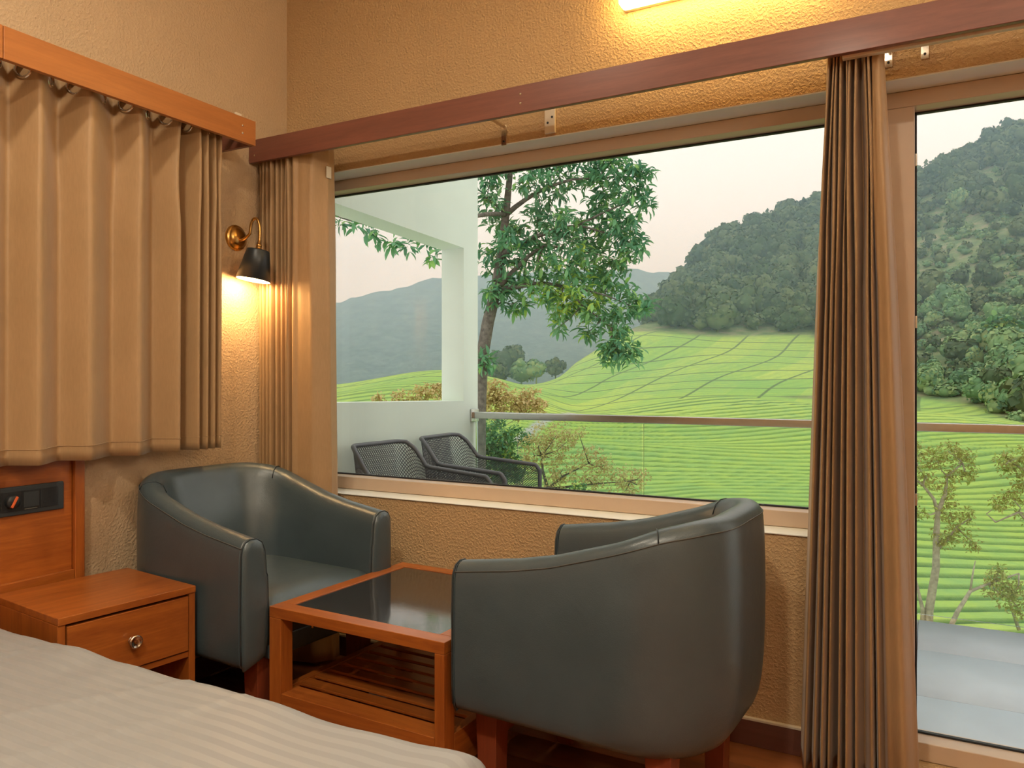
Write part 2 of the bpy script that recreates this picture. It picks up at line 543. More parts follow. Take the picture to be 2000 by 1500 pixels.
tag(pr, 'long shaded dark reddish wooden pelmet over the big window', 'pelmet')
boxo('front_board', (0.004, RX, 0, 0.02, 0, 0.1), M['pelmet_shaded_x'], pr, 0.002)
boxo('end_board', (RX - 0.02, RX, 0.0205, 0.232, 0, 0.1), M['pelmet_lit_y'], pr, 0.002)
for (x, z) in ((0.04, 0.03), (1.36, 0.035), (1.36, 0.068)):
    MB().lathe([(0.0045, 0.0), (0.0045, 0.002), (0.001, 0.003)], 10, Matrix.Translation((x, 0, z)) @ Matrix.Rotation(rad(90), 4, 'X'), cap1=True).build('screw', M['chrome'], pr)
boxo('track', (2.42, RX - 0.03, 0.03, 0.05, -0.004, 0.008), M['white_plastic'], pr, 0.001)

def rod(name, p0, p1, label):
    e = empty(name, p0)
    d = Vector(p1) - Vector(p0)
    MB().tube([(0, 0, 0), d], 0.0125, 14).build('pole', M['steel'], e, True)
    return tag(e, label, 'curtain rod')
rod('curtain_rod', (0.12, -3.6, 2.235), (0.12, -0.425, 2.235), 'steel curtain rod inside the pelmet on the bed wall')
rod('curtain_rod', (0.012, -0.13, 2.255), (RX - 0.03, -0.13, 2.255), 'steel curtain rod inside the long window pelmet')

# brackets hanging under the long pelmet
def bracket(x, z, label):
    e = empty('rod_bracket', (x, 0, z))
    boxo('wall_plate', (-0.011, 0.011, -0.004, 0, -0.05, 0.03), M['chrome'], e, 0.001)
    boxo('arm', (-0.009, 0.009, -0.115, -0.0042, 0.022, 0.028), M['chrome'], e, 0.001)
    MB().lathe([(0.004, 0), (0.004, 0.002)], 8, Matrix.Translation((0, -0.004, -0.035)) @ Matrix.Rotation(rad(90), 4, 'X'), cap1=True).build('screw', M['gasket'], e)
    return tag(e, label, 'bracket')
bracket(1.165, 2.21, 'small chrome rod bracket left of the white plate under the long pelmet')
bracket(2.535, 2.255, 'small chrome rod bracket beside the tall gathered curtain')
bracket(2.635, 2.262, 'small chrome rod bracket above the balcony door, farthest from the bed')
e = empty('fixing_plate', (1.37, 0, 2.235))
boxo('plate', (-0.022, 0.022, -0.012, 0, -0.06, 0.045), M['white_plastic'], e, 0.002)
for (x, z) in ((-0.008, -0.02), (0.01, 0.0)):
    MB().lathe([(0.0045, 0), (0.0045, 0.0016)], 10, Matrix.Translation((x, -0.0118, z)) @ Matrix.Rotation(rad(90), 4, 'X'), cap1=True).build('screw_hole', M['gasket'], e)
tag(e, 'white two-hole fixing plate on the wall under the long pelmet', 'plate')

# ================================================================== curtains
def curtain_mesh(path_top, path_bot, z0, z1, nz, jit=0.004, seed=1, thick=0.003, ease=1.0):
    """paths: lists of (x, y) of equal length; cloth between z1 (top) and z0 (hem)"""
    r = random.Random(seed)
    P = []
    n = len(path_top)
    ph = [r.uniform(0, 6.28) for _ in range(4)]
    for i in range(nz + 1):
        t = i / nz
        z = z1 + (z0 - z1) * t
        k = t ** ease
        rowp = []
        for j in range(n):
            a, b = path_top[j], path_bot[j]
            x = a[0] + (b[0] - a[0]) * k
            yv = a[1] + (b[1] - a[1]) * k
            w_ = jit * math.sin(PI * min(1, t * 3))
            x += w_ * math.sin(4.1 * t + j * 0.11 + ph[0]) + 0.4 * w_ * math.sin(11 * t + j * 0.3 + ph[1])
            yv += w_ * math.sin(3.3 * t + j * 0.17 + ph[2])
            rowp.append((x, yv, z))
        P.append(rowp)
    mb = MB().grid(P)
    me = mb.mesh('cloth', True)
    return me

def wave_path(knots, sub=8, sharp=0.75):
    """knots: (x,y) alternating crest / trough; smooth S-curves between them"""
    out = []
    for i in range(len(knots) - 1):
        a, b = knots[i], knots[i + 1]
        for k in range(sub):
            t = k / sub
            s = (1 - math.cos(PI * t)) / 2
            s2 = t + (s - t) * sharp
            out.append((a[0] + (b[0] - a[0]) * t + 0.0, a[1] + (b[1] - a[1]) * s2))
    out.append(knots[-1])
    return out

def add_curtain(parent, name, me, thick=0.003):
    o = link(name, me, M['curtain'], parent)
    s = o.modifiers.new('thick', 'SOLIDIFY'); s.thickness = thick; s.offset = 0
    return o

# short curtain on the bed wall (runs along y)
kn = [(-0.515, 0.055), (-0.523, 0.17), (-0.545, 0.06), (-0.556, 0.175), (-0.578, 0.06), (-0.592, 0.178), (-0.612, 0.065), (-0.634, 0.18),
      (-0.665, 0.07), (-0.715, 0.172), (-0.765, 0.072), (-0.88, 0.165), (-0.93, 0.075), (-1.065, 0.168), (-1.12, 0.075), (-1.235, 0.17),
      (-1.285, 0.075), (-1.40, 0.17), (-1.46, 0.075), (-1.58, 0.17), (-1.64, 0.075), (-1.76, 0.17), (-1.82, 0.075), (-1.95, 0.17), (-2.0, 0.075), (-2.15, 0.17)]
pt = [(b, a) for (a, b) in wave_path(kn, 9, 0.45)]
pb = [(0.12 + (x - 0.12) * 0.95, y_ * 1.0 - 0.004) for (x, y_) in pt]
ct = empty('curtain', (0, 0, 0.955))
me = curtain_mesh([(x, y_) for x, y_ in pt], pb, 0.005, 1.285, 40, 0.006, 3)
add_curtain(ct, 'fabric', me)
tag(ct, 'short tan satin eyelet curtain hanging over the headboard', 'curtain')
hem = MB().tube([(x + 0.004, y_, 0.055) for (x, y_) in pb], 0.0012, 5)
hem.build('hem_stitch', M['curtain'], ct, True)
for i in range(len(kn) - 1):
    ym = (kn[i][0] + kn[i + 1][0]) / 2
    if ym < -2.1 or abs(kn[i][0] - kn[i + 1][0]) < 0.015: continue
    d = Vector((kn[i + 1][1] - kn[i][1], kn[i + 1][0] - kn[i][0], 0)).normalized()
    nrm = Vector((-d.y, d.x, 0))
    R_ = nrm.to_track_quat('Z', 'Y').to_matrix().to_4x4()
    mb = MB()
    ring = [Matrix.Translation((0.12, ym, 1.262)) @ R_ @ Vector((0.026 * math.cos(a), 0.026 * math.sin(a), 0)) for a in np.linspace(0, 2 * PI, 20, endpoint=False)]
    mb.tube(ring, 0.006, 8, closed=True)
    mb.build('eyelet', M['chrome'], ct, True)

# tall curtain gathered in the room corner
kt, kb = [], []
r_ = random.Random(5)
xs = np.linspace(0.014, 0.235, 18)
for i, x in enumerate(xs):
    yy = -0.200 if i % 2 else -0.075
    yy += r_.uniform(-0.012, 0.006)
    kt.append((x + r_.uniform(-0.004, 0.004), yy)); kb.append((x * 1.0 + r_.uniform(-0.006, 0.006), yy))
kt += [(0.262, -0.192), (0.318, -0.178), (0.352, -0.110), (0.340, -0.06)]
kb += [(0.262, -0.195), (0.325, -0.185), (0.385, -0.115), (0.370, -0.06)]
cc = empty('curtain', (0, 0, 0.02))
add_curtain(cc, 'fabric', curtain_mesh(wave_path(kt, 7), wave_path(kb, 7), 0.0, 2.23, 44, 0.004, 8))
boxo('tape_tab', (0.353, 0.357, -0.125, -0.095, 2.085, 2.135), M['white_plastic'], cc, 0.001)
tag(cc, 'tall brown curtain gathered in the corner behind the wall sconce', 'curtain')

# tall curtain between window and balcony door
r_ = random.Random(9)
kt, kb = [], []
nk = 19
fx = np.cumsum([0] + [r_.choice((0.6, 0.8, 1.0, 1.7)) for _ in range(18)]); fx = fx / fx[-1]
for i in range(nk):
    t = float(fx[i])
    yy = -0.195 if i % 2 else -0.075
    kt.append((2.372 + 0.118 * t + r_.uniform(-.002, .002), 0.62 * (yy + 0.135) - 0.145 + r_.uniform(-.01, .008)))
    tb = t + 0.022 * math.sin(5 * t)
    kb.append((2.282 + 0.255 * tb + r_.uniform(-.005, .005), 0.75 * (yy + 0.135) - 0.145 + r_.uniform(-.03, .03)))
kt += [(2.497, -0.165), (2.513, -0.17), (2.524, -0.125), (2.518, -0.07)]
kb += [(2.545, -0.175), (2.585, -0.21), (2.622, -0.14), (2.600, -0.06)]
cd = empty('curtain', (0, 0, 0.03))
add_curtain(cd, 'fabric', curtain_mesh(wave_path(kt, 7), wave_path(kb, 7), 0.0, 2.21, 48, 0.005, 4, ease=0.85))
tag(cd, 'tall brown gathered curtain between the big window and the balcony door', 'curtain')

# ================================================================== wall sconce
sc = empty('wall_sconce', (0, -0.303, 1.845))
tag(sc, 'brass swan-neck wall sconce with small black shade, lit', 'wall lamp')
RY90 = Matrix.Rotation(rad(90), 4, 'Y')
MB().lathe([(0.056, 0.0), (0.056, 0.006), (0.050, 0.012), (0.046, 0.012), (0.045, 0.018), (0.030, 0.026), (0.012, 0.030), (0.001, 0.031)], 36, RY90).build('back_plate', M['brass'], sc, True)
arm = []
for t in np.linspace(0, 1, 30):
    if t < 0.35:
        k = t / 0.35
        arm.append((0.028 + 0.055 * k, 0.004 * k, -0.012 + 0.025 * k * k))
    else:
        k = (t - 0.35) / 0.65
        ang = PI * 1.02 * k
        arm.append((0.083 + 0.002 + 0.028 * (1 - math.cos(ang)), 0.004, 0.013 + 0.062 * math.sin(min(ang, PI)) ** 0.8 if ang < PI else 0.013))
arm.append((0.139, 0.004, -0.02)); arm.append((0.136, 0.004, -0.045))
MB().tube(arm, 0.0062, 12).build('swan_neck', M['brass'], sc, True)
TS = Matrix.Translation((0.134, 0.004, -0.055)) @ Matrix.Rotation(rad(9), 4, Vector((-0.77, 0.71, 0)))
MB().lathe([(0.006, 0.02), (0.012, 0.016), (0.012, 0.008), (0.009, 0.006), (0.013, 0.0), (0.020, -0.010)], 20, TS, True).build('collar', M['brass'], sc, True)
sh = MB().lathe([(0.002, -0.008), (0.046, -0.008), (0.048, -0.012), (0.0715, -0.138), (0.0700, -0.138)], 40, TS)
so = sh.build('shade', M['black_metal'], sc, True)
MB().lathe([(0.0690, -0.1382), (0.0462, -0.0135), (0.002, -0.0125)], 40, TS).build('shade_lining', M['shade_in'], so, True)
MB().lathe([(0.001, -0.105), (0.016, -0.100), (0.024, -0.085), (0.024, -0.07), (0.012, -0.045), (0.010, -0.02)], 20, TS).build('bulb', M['bulb'], sc, True)
L = bpy.data.lights.new('sconce_lamp', 'POINT'); L.energy = 8.0; L.color = (1.0, 0.64, 0.28); L.shadow_soft_size = 0.024
lo = bpy.data.objects.new('lamp', L); COL.objects.link(lo); lo.parent = sc; lo.location = TS @ Vector((0, 0, -0.135))

# ================================================================== headboard, switch plate, nightstand, bed
hb = empty('headboard', (0, -1.02, 0))
tag(hb, 'reddish wooden headboard panel on the wall behind the bed', 'headboard')
boxo('panel', (0.001, 0.045, -2.6, -0.036, 0.02, 1.12), M['wood_y'], hb, 0.002)
boxo('edge_post', (0.001, 0.062, -0.035, 0.0, 0.02, 1.12), M['wood_z'], hb, 0.003)
boxo('lower_rail', (0.0455, 0.061, -2.6, -0.036, 0.02, 0.58), M['wood_y'], hb, 0.002)

sp = empty('switch_plate', (0.0462, -1.09, 0.84))
tag(sp, 'charcoal switch and socket plate set into the headboard', 'switch plate')
boxo('frame_plate', (0, 0.010, -0.42, 0.0, -0.047, 0.047), M['switch'], sp, 0.004)
for k in range(5):
    y1 = -0.022 - k * 0.0605
    m_ = boxo('module', (0.0102, 0.0125, y1 - 0.059, y1, -0.032, 0.032), M['switch_dark'], sp, 0.0015)
    if k == 0:
        for (a, b, c, d) in ((-.033, -.026, .010, .019), (-.033, -.026, -.003, .004), (-.018, -.009, -.018, -.012), (-.050, -.041, -.018, -.012)):
            boxo('socket_slot', (0.0126, 0.0130, y1 + a, y1 + b, c, d), M['gasket'], m_, 0)
    if k == 1:
        boxo('rocker', (0.0126, 0.0155, y1 - 0.054, y1 - 0.005, -0.024, 0.026), M['switch'], m_, 0.0015)
        boxo('label_strip', (0.0126, 0.0132, y1 - 0.050, y1 - 0.009, -0.030, -0.0275), M['chrome'], m_, 0)
    if k == 2:
        kn_ = MB().lathe([(0.022, 0), (0.021, 0.012), (0.018, 0.016), (0.001, 0.016)], 28, Matrix.Translation((0.0126, y1 - 0.0295, 0)) @ RY90).build('knob', M['switch_dark'], m_, True)
        tmp = MB().box(-0.003, 0.003, -0.0035, 0.0035, -0.019, 0.019)
        mm = Matrix.Translation((0.030, y1 - 0.0295, 0)) @ Matrix.Rotation(rad(-28), 4, 'X')
        tmp.v = [tuple(mm @ Vector(v)) for v in tmp.v]
        tmp.build('pointer', M['switch_red'], m_, bevel=0.001)
    if k > 2:
        boxo('rocker', (0.0126, 0.0155, y1 - 0.054, y1 - 0.005, -0.026, 0.026), M['switch'], m_, 0.0015)

ns = empty('nightstand', (0.297, -1.132, 0), rad(-6.5))
tag(ns, 'reddish wooden nightstand with one drawer between bed and armchair', 'nightstand')
hx, hy, nz_ = 0.208, 0.214, 0.557
boxo('top', (-hx, hx + 0.004, -hy, hy, nz_ - 0.022, nz_), M['wood_y'], ns, 0.002)
boxo('side_panel', (-hx, hx, hy - 0.022, hy, 0, nz_ - 0.0222), M['wood_z'], ns, 0.0015)
boxo('side_panel', (-hx, hx, -hy, -hy + 0.022, 0, nz_ - 0.0222), M['wood_z'], ns, 0.0015)
boxo('back_panel', (-hx, -hx + 0.012, -hy + 0.0222, hy - 0.0222, 0.05, nz_ - 0.0222), M['wood_y'], ns, 0)
boxo('divider', (-hx + 0.0125, hx - 0.004, -hy + 0.0222, hy - 0.0222, 0.328, 0.346), M['wood_y'], ns, 0.001)
boxo('bottom_panel', (-hx + 0.0125, hx - 0.004, -hy + 0.0222, hy - 0.0222, 0.05, 0.07), M['wood_y'], ns, 0.001)
dw = boxo('drawer', (hx - 0.020, hx + 0.003, -hy + 0.0255, hy - 0.0255, 0.351, nz_ - 0.030), M['wood_y'], ns, 0.002)
MB().lathe([(0.013, 0), (0.013, 0.003), (0.008, 0.006), (0.008, 0.013), (0.019, 0.016), (0.021, 0.021), (0.0205, 0.026), (0.016, 0.0275), (0.015, 0.026), (0.001, 0.027)], 28,
           Matrix.Translation((hx + 0.003, 0.0, 0.436)) @ RY90).build('knob', M['chrome'], dw, True)
dw.children[0]['label'] = 'polished nickel knob'

bd = empty('bed', (1.0, -2.3, 0))
tag(bd, 'wooden double bed frame under the pale sheet', 'bed')
boxo('side_rail', (-0.92, 0.88, 0.83, 0.86, 0.08, 0.2395), M['wood_x'], bd, 0.003)
boxo('side_rail', (-0.92, 0.88, -0.86, -0.83, 0.08, 0.2395), M['wood_x'], bd, 0.003)
boxo('foot_rail', (0.85, 0.88, -0.8295, 0.8295, 0.08, 0.2395), M['wood_y'], bd, 0.003)
boxo('platform', (-0.92, 0.8495, -0.8295, 0.8295, 0.20, 0.2395), M['wood_x'], bd, 0.002)
for sx, sy in ((-0.88, 0.78), (-0.88, -0.78), (0.8, 0.78), (0.8, -0.78)):
    boxo('leg', (sx - 0.03, sx + 0.03, sy - 0.03, sy + 0.03, 0, 0.1995), M['wood_z'], bd, 0.003)
mt = boxo('mattress', (0.086, 1.885, -3.17, -1.445, 0.2405, 0.508), M['sheet'], None, 0.05)
tag(mt, 'thick mattress lying under the pale striped sheet', 'mattress')

def bed_sheet():
    nx, ny = 110, 90
    x0, x1, y0, y1 = 0.080, 1.915, -3.19, -1.425
    P = []
    def prof(d, H, R):     # d: arc distance beyond flat top -> (outward, down)
        q = R * PI / 2
        if d <= 0: return d, 0.0
        if d < q:
            a = d / R
            return R * math.sin(a), R * (1 - math.cos(a))
        return R, R + (d - q)
    R = 0.045
    drop = 0.21
    us = np.concatenate([np.linspace(0, x1 - R - x0, nx), (x1 - R - x0) + np.linspace(0.008, R * PI / 2 + drop, 26)])
    vs2 = np.concatenate([(-(R * PI / 2 + drop)) + np.linspace(0, R * PI / 2 + drop - 0.008, 26), np.linspace(0, (y1 - R) - (y0 + R), ny), (y1 - R) - (y0 + R) + np.linspace(0.008, R * PI / 2 + drop, 26)])
    wy = (y1 - R) - (y0 + R)
    for u in us:
        rowp = []
        for v in vs2:
            ox, dx = prof(u - (x1 - R - x0), 0, R)
            X = x0 + min(u, x1 - R - x0) + max(0, ox)
            if v < 0:
                o_, dy = prof(-v, 0, R); Y = y0 + R - o_
            elif v > wy:
                o_, dy = prof(v - wy, 0, R); Y = y1 - R + o_
            else:
                dy = 0; Y = y0 + R + v
            Z = 0.534 - max(dx, dy)
            p = Vector((X * 1.0, Y, 0))
            top = max(0.0, 1 - max(dx, dy) / 0.05)
            nzv = mnoise.noise(Vector((X * 3.1, Y * 2.3, 1.7)))
            n2 = mnoise.noise(Vector((X * 9, Y * 4.0, 5.1)))
            Z += (0.006 * nzv + 0.0025 * n2) * (0.35 + 0.65 * top)
            edge = max(0.0, 1 - abs(Y - (y1 - 0.03)) / 0.16)
            Z += edge * (0.005 * math.sin(X * 11.0) + 0.0025 * math.sin(X * 27 + 1)) * top
            hang = min(1.0, max(dx, dy) / 0.12)
            Y += 0.006 * hang * math.sin(X * 22) * (1 if v > wy else -1 if v < 0 else 0)
            for (cx, cy, k, a) in ((0.96, -1.777, 0.52, 0.004), (1.20, -1.758, 0.38, 0.0035), (0.45, -2.0, 0.3, 0.003)):
                dd = X - (cx + (Y - cy) * k)
                Z += a * math.exp(-(dd / 0.012) ** 2) * top
            rowp.append((X, Y, Z))
        P.append(rowp)
    mb = MB().grid(P)
    return mb
bs = bed_sheet().build('bed_sheet', M['sheet'], None, True)
md = bs.modifiers.new('thick', 'SOLIDIFY'); md.thickness = 0.004; md.offset = 1
tag(bs, 'pale grey satin-striped sheet spread over the bed', 'bed sheet')

# ================================================================== coffee table
tb = empty('coffee_table', (1.114, -0.506, 0), rad(-1.8))
tag(tb, 'low square wooden table with dark glass top between the two armchairs', 'table')
h = 0.347; zt = 0.495; fwid = 0.055
boxo('top_rail', (-h, h, -h, -h + fwid, zt - 0.035, zt), M['wood_x'], tb, 0.002)
boxo('top_rail', (-h, h, h - fwid, h, zt - 0.035, zt), M['wood_x'], tb, 0.002)
boxo('top_rail', (-h, -h + fwid, -h + fwid + .0004, h - fwid - .0004, zt - 0.035, zt), M['wood_y'], tb, 0.002)
boxo('top_rail', (h - fwid, h, -h + fwid + .0004, h - fwid - .0004, zt - 0.035, zt), M['wood_y'], tb, 0.002)
boxo('glass_top', (-h + fwid + .001, h - fwid - .001, -h + fwid + .001, h - fwid - .001, zt - 0.012, zt - 0.003), M['table_glass'], tb, 0.001)['label'] = 'dark scratched glass inset'
for sx in (-1, 1):
    for sy in (-1, 1):
        lw = 0.052 if sx < 0 else 0.034
        ld = 0.052
        xa = -h if sx < 0 else h - lw
        ya = -h if sy < 0 else h - ld
        boxo('leg', (xa, xa + lw, ya, ya + ld, 0, zt - 0.0352), M['wood_z'], tb, 0.002)
zs_ = 0.22
boxo('lower_rail', (-h + 0.053, h - 0.035, -h, -h + 0.03, zs_ - 0.11, zs_), M['wood_x'], tb, 0.002)
boxo('lower_rail', (-h + 0.053, h - 0.035, h - 0.03, h, zs_ - 0.11, zs_), M['wood_x'], tb, 0.002)
boxo('lower_rail', (-h, -h + 0.03, -h + 0.053, h - 0.053, zs_ - 0.11, zs_), M['wood_y'], tb, 0.002)
boxo('lower_rail', (h - 0.03, h, -h + 0.053, h - 0.053, zs_ - 0.11, zs_), M['wood_y'], tb, 0.002)
MB().tube([(-0.20, -h + 0.045, zt - 0.06), (-0.20, -h + 0.045, zt - 0.0352)], 0.004, 8).build('fixing_pin', M['brass'], tb, True)
nsl = 9
pitch = (2 * h - 0.062) / nsl
for k in range(nsl):
    y0 = -h + 0.032 + k * pitch
    boxo('slat', (-h + 0.0305, h - 0.0305, y0, y0 + pitch - 0.022, zs_ - 0.012, zs_ - 0.003), M['wood_x'], tb, 0.0015)

# ================================================================== armchairs
def armchair(loc, rz, label):
    e = empty('armchair', loc, rz)
    tag(e, label, 'armchair', 'matching leather tub chairs at the small table')
    W, Lf, Lb, R = 0.355, 0.3675, -0.3675, 0.25
    path = []           # (x, y, nx, ny, t)  n = inward normal
    ns1 = 16; na = 14; nb = 8
    for k in range(ns1): path.append((Lf - (Lf - (Lb + R)) * k / ns1, -W, 0, 1))
    path.insert(1, (Lf - 0.004, -W, 0, 1)); path.insert(2, (Lf - 0.012, -W, 0, 1))
    for k in range(na):
        a = (PI / 2) * k / na
        path.append((Lb + R - R * math.sin(a), -W + R - R * math.cos(a), math.sin(a), math.cos(a)))
    for k in range(nb + 1):
        path.append((Lb, -W + R + (2 * W - 2 * R) * k / nb, 1, 0))
    half = path[:ns1 + na + 2]
    path += [(x, -y_, nx, -ny) for (x, y_, nx, ny) in reversed(half)]
    def H(x):
        d = Lf - x
        pts = [(0, .722), (.185, .748), (.306, .7725), (.475, .823), (.607, .866), (.70, .882), (.80, .886)]
        for (a, b), (c, dd) in zip(pts, pts[1:]):
            if d <= c:
                t = (d - a) / (c - a)
                return b + (dd - b) * t
        return pts[-1][1]
    rows = []
    for (x, y_, nx, ny) in path:
        hh = H(x)
        bk = min(1.0, max(0.0, (Lf - x - 0.35) / 0.3)); bk = bk * bk * (3 - 2 * bk)
        bot = 0.298 - 0.030 * bk
        sec = [(0.012 + 0.075 * bk, bot), (0.003 + 0.035 * bk, bot + 0.026), (0.0 + 0.014 * bk, bot + 0.075), (0.0 + 0.002 * bk, bot + 0.16),
               (0.0 - 0.004 * bk, (bot + hh) / 2 + 0.06), (0.002, hh - 0.05), (0.006, hh - 0.028), (0.016, hh - 0.010), (0.036, hh - 0.001), (0.062, hh - 0.002), (0.085, hh - 0.016), (0.097, hh - 0.045),
               (0.103 + 0.012 * bk, hh - 0.12), (0.108 + 0.04 * bk, (hh + 0.46) / 2), (0.112 + 0.06 * bk, 0.48), (0.112 + 0.06 * bk, 0.40), (0.10 + 0.06 * bk, 0.325)]
        rows.append([(x + nx * o_, y_ + ny * o_, z) for (o_, z) in sec])
    ns_ = len(rows[0])
    mb = MB()
    mb.v = [p for r in rows for p in r]
    for i in range(len(rows) - 1):
        for j in range(ns_):
            k = (j + 1) % ns_
            mb.f.append((i * ns_ + j, i * ns_ + k, (i + 1) * ns_ + k, (i + 1) * ns_ + j))
    mb.f.append(tuple(range(ns_))); mb.f.append(tuple((len(rows) - 1) * ns_ + j for j in range(ns_ - 1, -1, -1)))
    body = mb.build('shell', M['leather'], e, True)
    # keep cap faces flat
    for p in body.data.polygons:
        if len(p.vertices) > 4: p.use_smooth = False
    sb = body.modifiers.new('smooth', 'SUBSURF'); sb.levels = 1; sb.render_levels = 1
    # padded front panels with piping
    for side, rw in ((0, rows[0]), (1, rows[-1])):
        cy = sum(p[1] for p in rw) / ns_; cz = sum(p[2] for p in rw) / ns_
        rings = []
        for (sc_, dx) in ((0.965, 0.0), (0.955, 0.007), (0.87, 0.014), (0.6, 0.018), (0.25, 0.019)):
            rings.append([(rw[0][0] - 0.002 + dx, cy + (p[1] - cy) * sc_, cz + (p[2] - cz) * (1 - (1 - sc_) * 0.35)) for p in rw])
        pm_ = MB()
        pm_.v = [p for r in rings for p in r]
        for i in range(len(rings) - 1):
            for j in range(ns_):
                k = (j + 1) % ns_
                pm_.f.append((i * ns_ + j, i * ns_ + k, (i + 1) * ns_ + k, (i + 1) * ns_ + j))
        pm_.f.append(tuple((len(rings) - 1) * ns_ + j for j in range(ns_)))
        fp = pm_.build('arm_front', M['leather'], e, True)
        MB().tube([(p[0] + 0.004, cy + (p[1] - cy) * 0.985, cz + (p[2] - cz) * 0.992) for p in rw[1:16]], 0.0024, 8).build('piping', M['piping'], fp, True)
    # stitched seam below the rolled top
    MB().tube([(r[6][0] - 0.0, r[6][1], r[6][2]) for r in rows], 0.0016, 6).build('top_seam', M['stitch'], body, True)
    for i in (22, len(rows) - 23):
        MB().tube([rows[i][j] for j in range(6, 12)], 0.0018, 6).build('cross_seam', M['piping'], body, True)
    # seat cushion
    nx, ny = 22, 18
    def seat_pt(u, v):
        x = -0.22 + 0.59 * u
        yv = (v - 0.5) * 2 * (W - 0.095)
        ed = min(u * 0.625 + 0.02, (1 - u) * 0.625, (0.5 - abs(v - 0.5)) * 2 * (W - 0.095) + 0.02)
        z = 0.505 - 0.045 * math.exp(-ed / 0.025) + 0.012 * (1 - (2 * v - 1) ** 2) * min(1, ed / 0.1)
        return (x, yv, z)
    mb = MB()
    top = [[seat_pt(i / nx, j / ny) for j in range(ny + 1)] for i in range(nx + 1)]
    mb.grid(top)
    botg = [[(p[0], p[1], 0.36) for p in r] for r in top]
    n0 = len(mb.v)
    mb.grid([list(reversed(r)) for r in botg])
    m2 = ny + 1
    def ti(i, j): return i * m2 + j
    def bi(i, j): return n0 + i * m2 + (ny - j)
    for i in range(nx):
        mb.f.append((ti(i, 0), ti(i + 1, 0), bi(i + 1, 0), bi(i, 0)))
        mb.f.append((ti(i, ny), bi(i, ny), bi(i + 1, ny), ti(i + 1, ny)))
    for j in range(ny):
        mb.f.append((ti(0, j), bi(0, j), bi(0, j + 1), ti(0, j + 1)))
        mb.f.append((ti(nx, j), ti(nx, j + 1), bi(nx, j + 1), bi(nx, j)))
    mb.build('seat_cushion', M['leather'], e, True)
    boxo('front_rail', (0.29, 0.372, -W + 0.113, W - 0.113, 0.31, 0.38), M['leather'], e, 0.008)
    boxo('underside', (-0.24, 0.29, -W + 0.12, W - 0.12, 0.305, 0.325), M['piping'], e, 0.003)
    for lx in (0.315, -0.20):
        for ly in (-0.235, 0.235):
            lg = MB()
            a, b = 0.036, 0.028
            lg.add([(lx - b, ly - b, 0), (lx + b, ly - b, 0), (lx + b, ly + b, 0), (lx - b, ly + b, 0),
                    (lx - a, ly - a, 0.32), (lx + a, ly - a, 0.32), (lx + a, ly + a, 0.32), (lx - a, ly + a, 0.32)],
                   [(0, 3, 2, 1), (4, 5, 6, 7), (0, 1, 5, 4), (1, 2, 6, 5), (2, 3, 7, 6), (3, 0, 4, 7)])
            lg.build('leg', M['leg'], e, bevel=0.003)
    return e
armchair((0.384, -0.558, 0), rad(-4), 'dark leather tub chair in the corner below the wall sconce')
armchair((1.862, -0.522, 0), rad(176.8), 'dark leather tub chair seen from its side in front of the tall curtain')

# ================================================================== balcony
BZ = -0.05
bf = tag(boxo('floor_balcony', (-0.40, RX + 0.5, WT, 1.965, BZ - 0.20, BZ - 0.012), M['grout'], bevel=0), kind='structure')
tm = MB().box(-0.2985, 0.2985, -0.2985, 0.2985, -0.012, 0).mesh('tile', True, 0.0015, 1); tm.materials.append(M['tile'])
yy = WT
while yy < 1.96:
    d = min(0.6, 1.965 - yy)
    x = -0.40
    while x < RX + 0.49:
        wd = min(0.6, RX + 0.5 - x)
        t = link('tile', tm, None, bf)
        t.location = (x + wd / 2, yy + d / 2, BZ); t.scale = (wd / 0.6, d / 0.6, 1)
        x += 0.6
    yy += 0.6
# side wall with its big opening: parapet, end column, beam
SX0, SX1 = -0.373, -0.19
mb = MB()
def sbox(y0, y1, za0, za1, zb0, zb1):
    mb.add([(SX0, y0, za0), (SX1, y0, za0), (SX1, y1, zb0), (SX0, y1, zb0), (SX0, y0, za1), (SX1, y0, za1), (SX1, y1, zb1), (SX0, y1, zb1)],
           [(0, 3, 2, 1), (4, 5, 6, 7), (0, 1, 5, 4), (1, 2, 6, 5), (2, 3, 7, 6), (3, 0, 4, 7)])
sbox(WT, 1.87, BZ, 1.108, BZ, 1.08)
sbox(1.87, 2.06, BZ - 0.3, 3.1, BZ - 0.3, 3.1)
sbox(WT, 1.87, 2.20, 3.1, 2.142, 3.1)
tag(mb.build('wall_balcony', M['white_wall']), kind='structure')

# railing
rl = empty('balcony_railing', (0, 2.005, 0))
tag(rl, 'glass balcony railing with flat steel handrail', 'railing')
boxo('handrail', (-0.185, RX + 0.5, -0.028, 0.028, 0.953, 0.999), M['steel'], rl, 0.004)
boxo('wall_flange', (-0.1895, -0.178, -0.05, 0.05, 0.93, 1.02), M['steel'], rl, 0.003)
xp = -0.17
for k in range(4):
    boxo('glass_panel', (xp, xp + 1.22, -0.006, 0.006, -0.03, 0.954), M['rail_glass'], rl, 0.001)
    for dx in (0.2, 1.02):
        MB().lathe([(0.022, -0.042), (0.022, 0.008), (0.018, 0.012), (0.001, 0.012)], 16,
                   Matrix.Translation((xp + dx, -0.006, -0.11)) @ Matrix.Rotation(rad(90), 4, 'X')).build('clamp', M['steel'], rl, True)
        boxo('clamp_arm', (xp + dx - 0.02, xp + dx + 0.02, -0.0385, 0.016, -0.14, -0.03), M['steel'], rl, 0.002)
    xp += 1.235

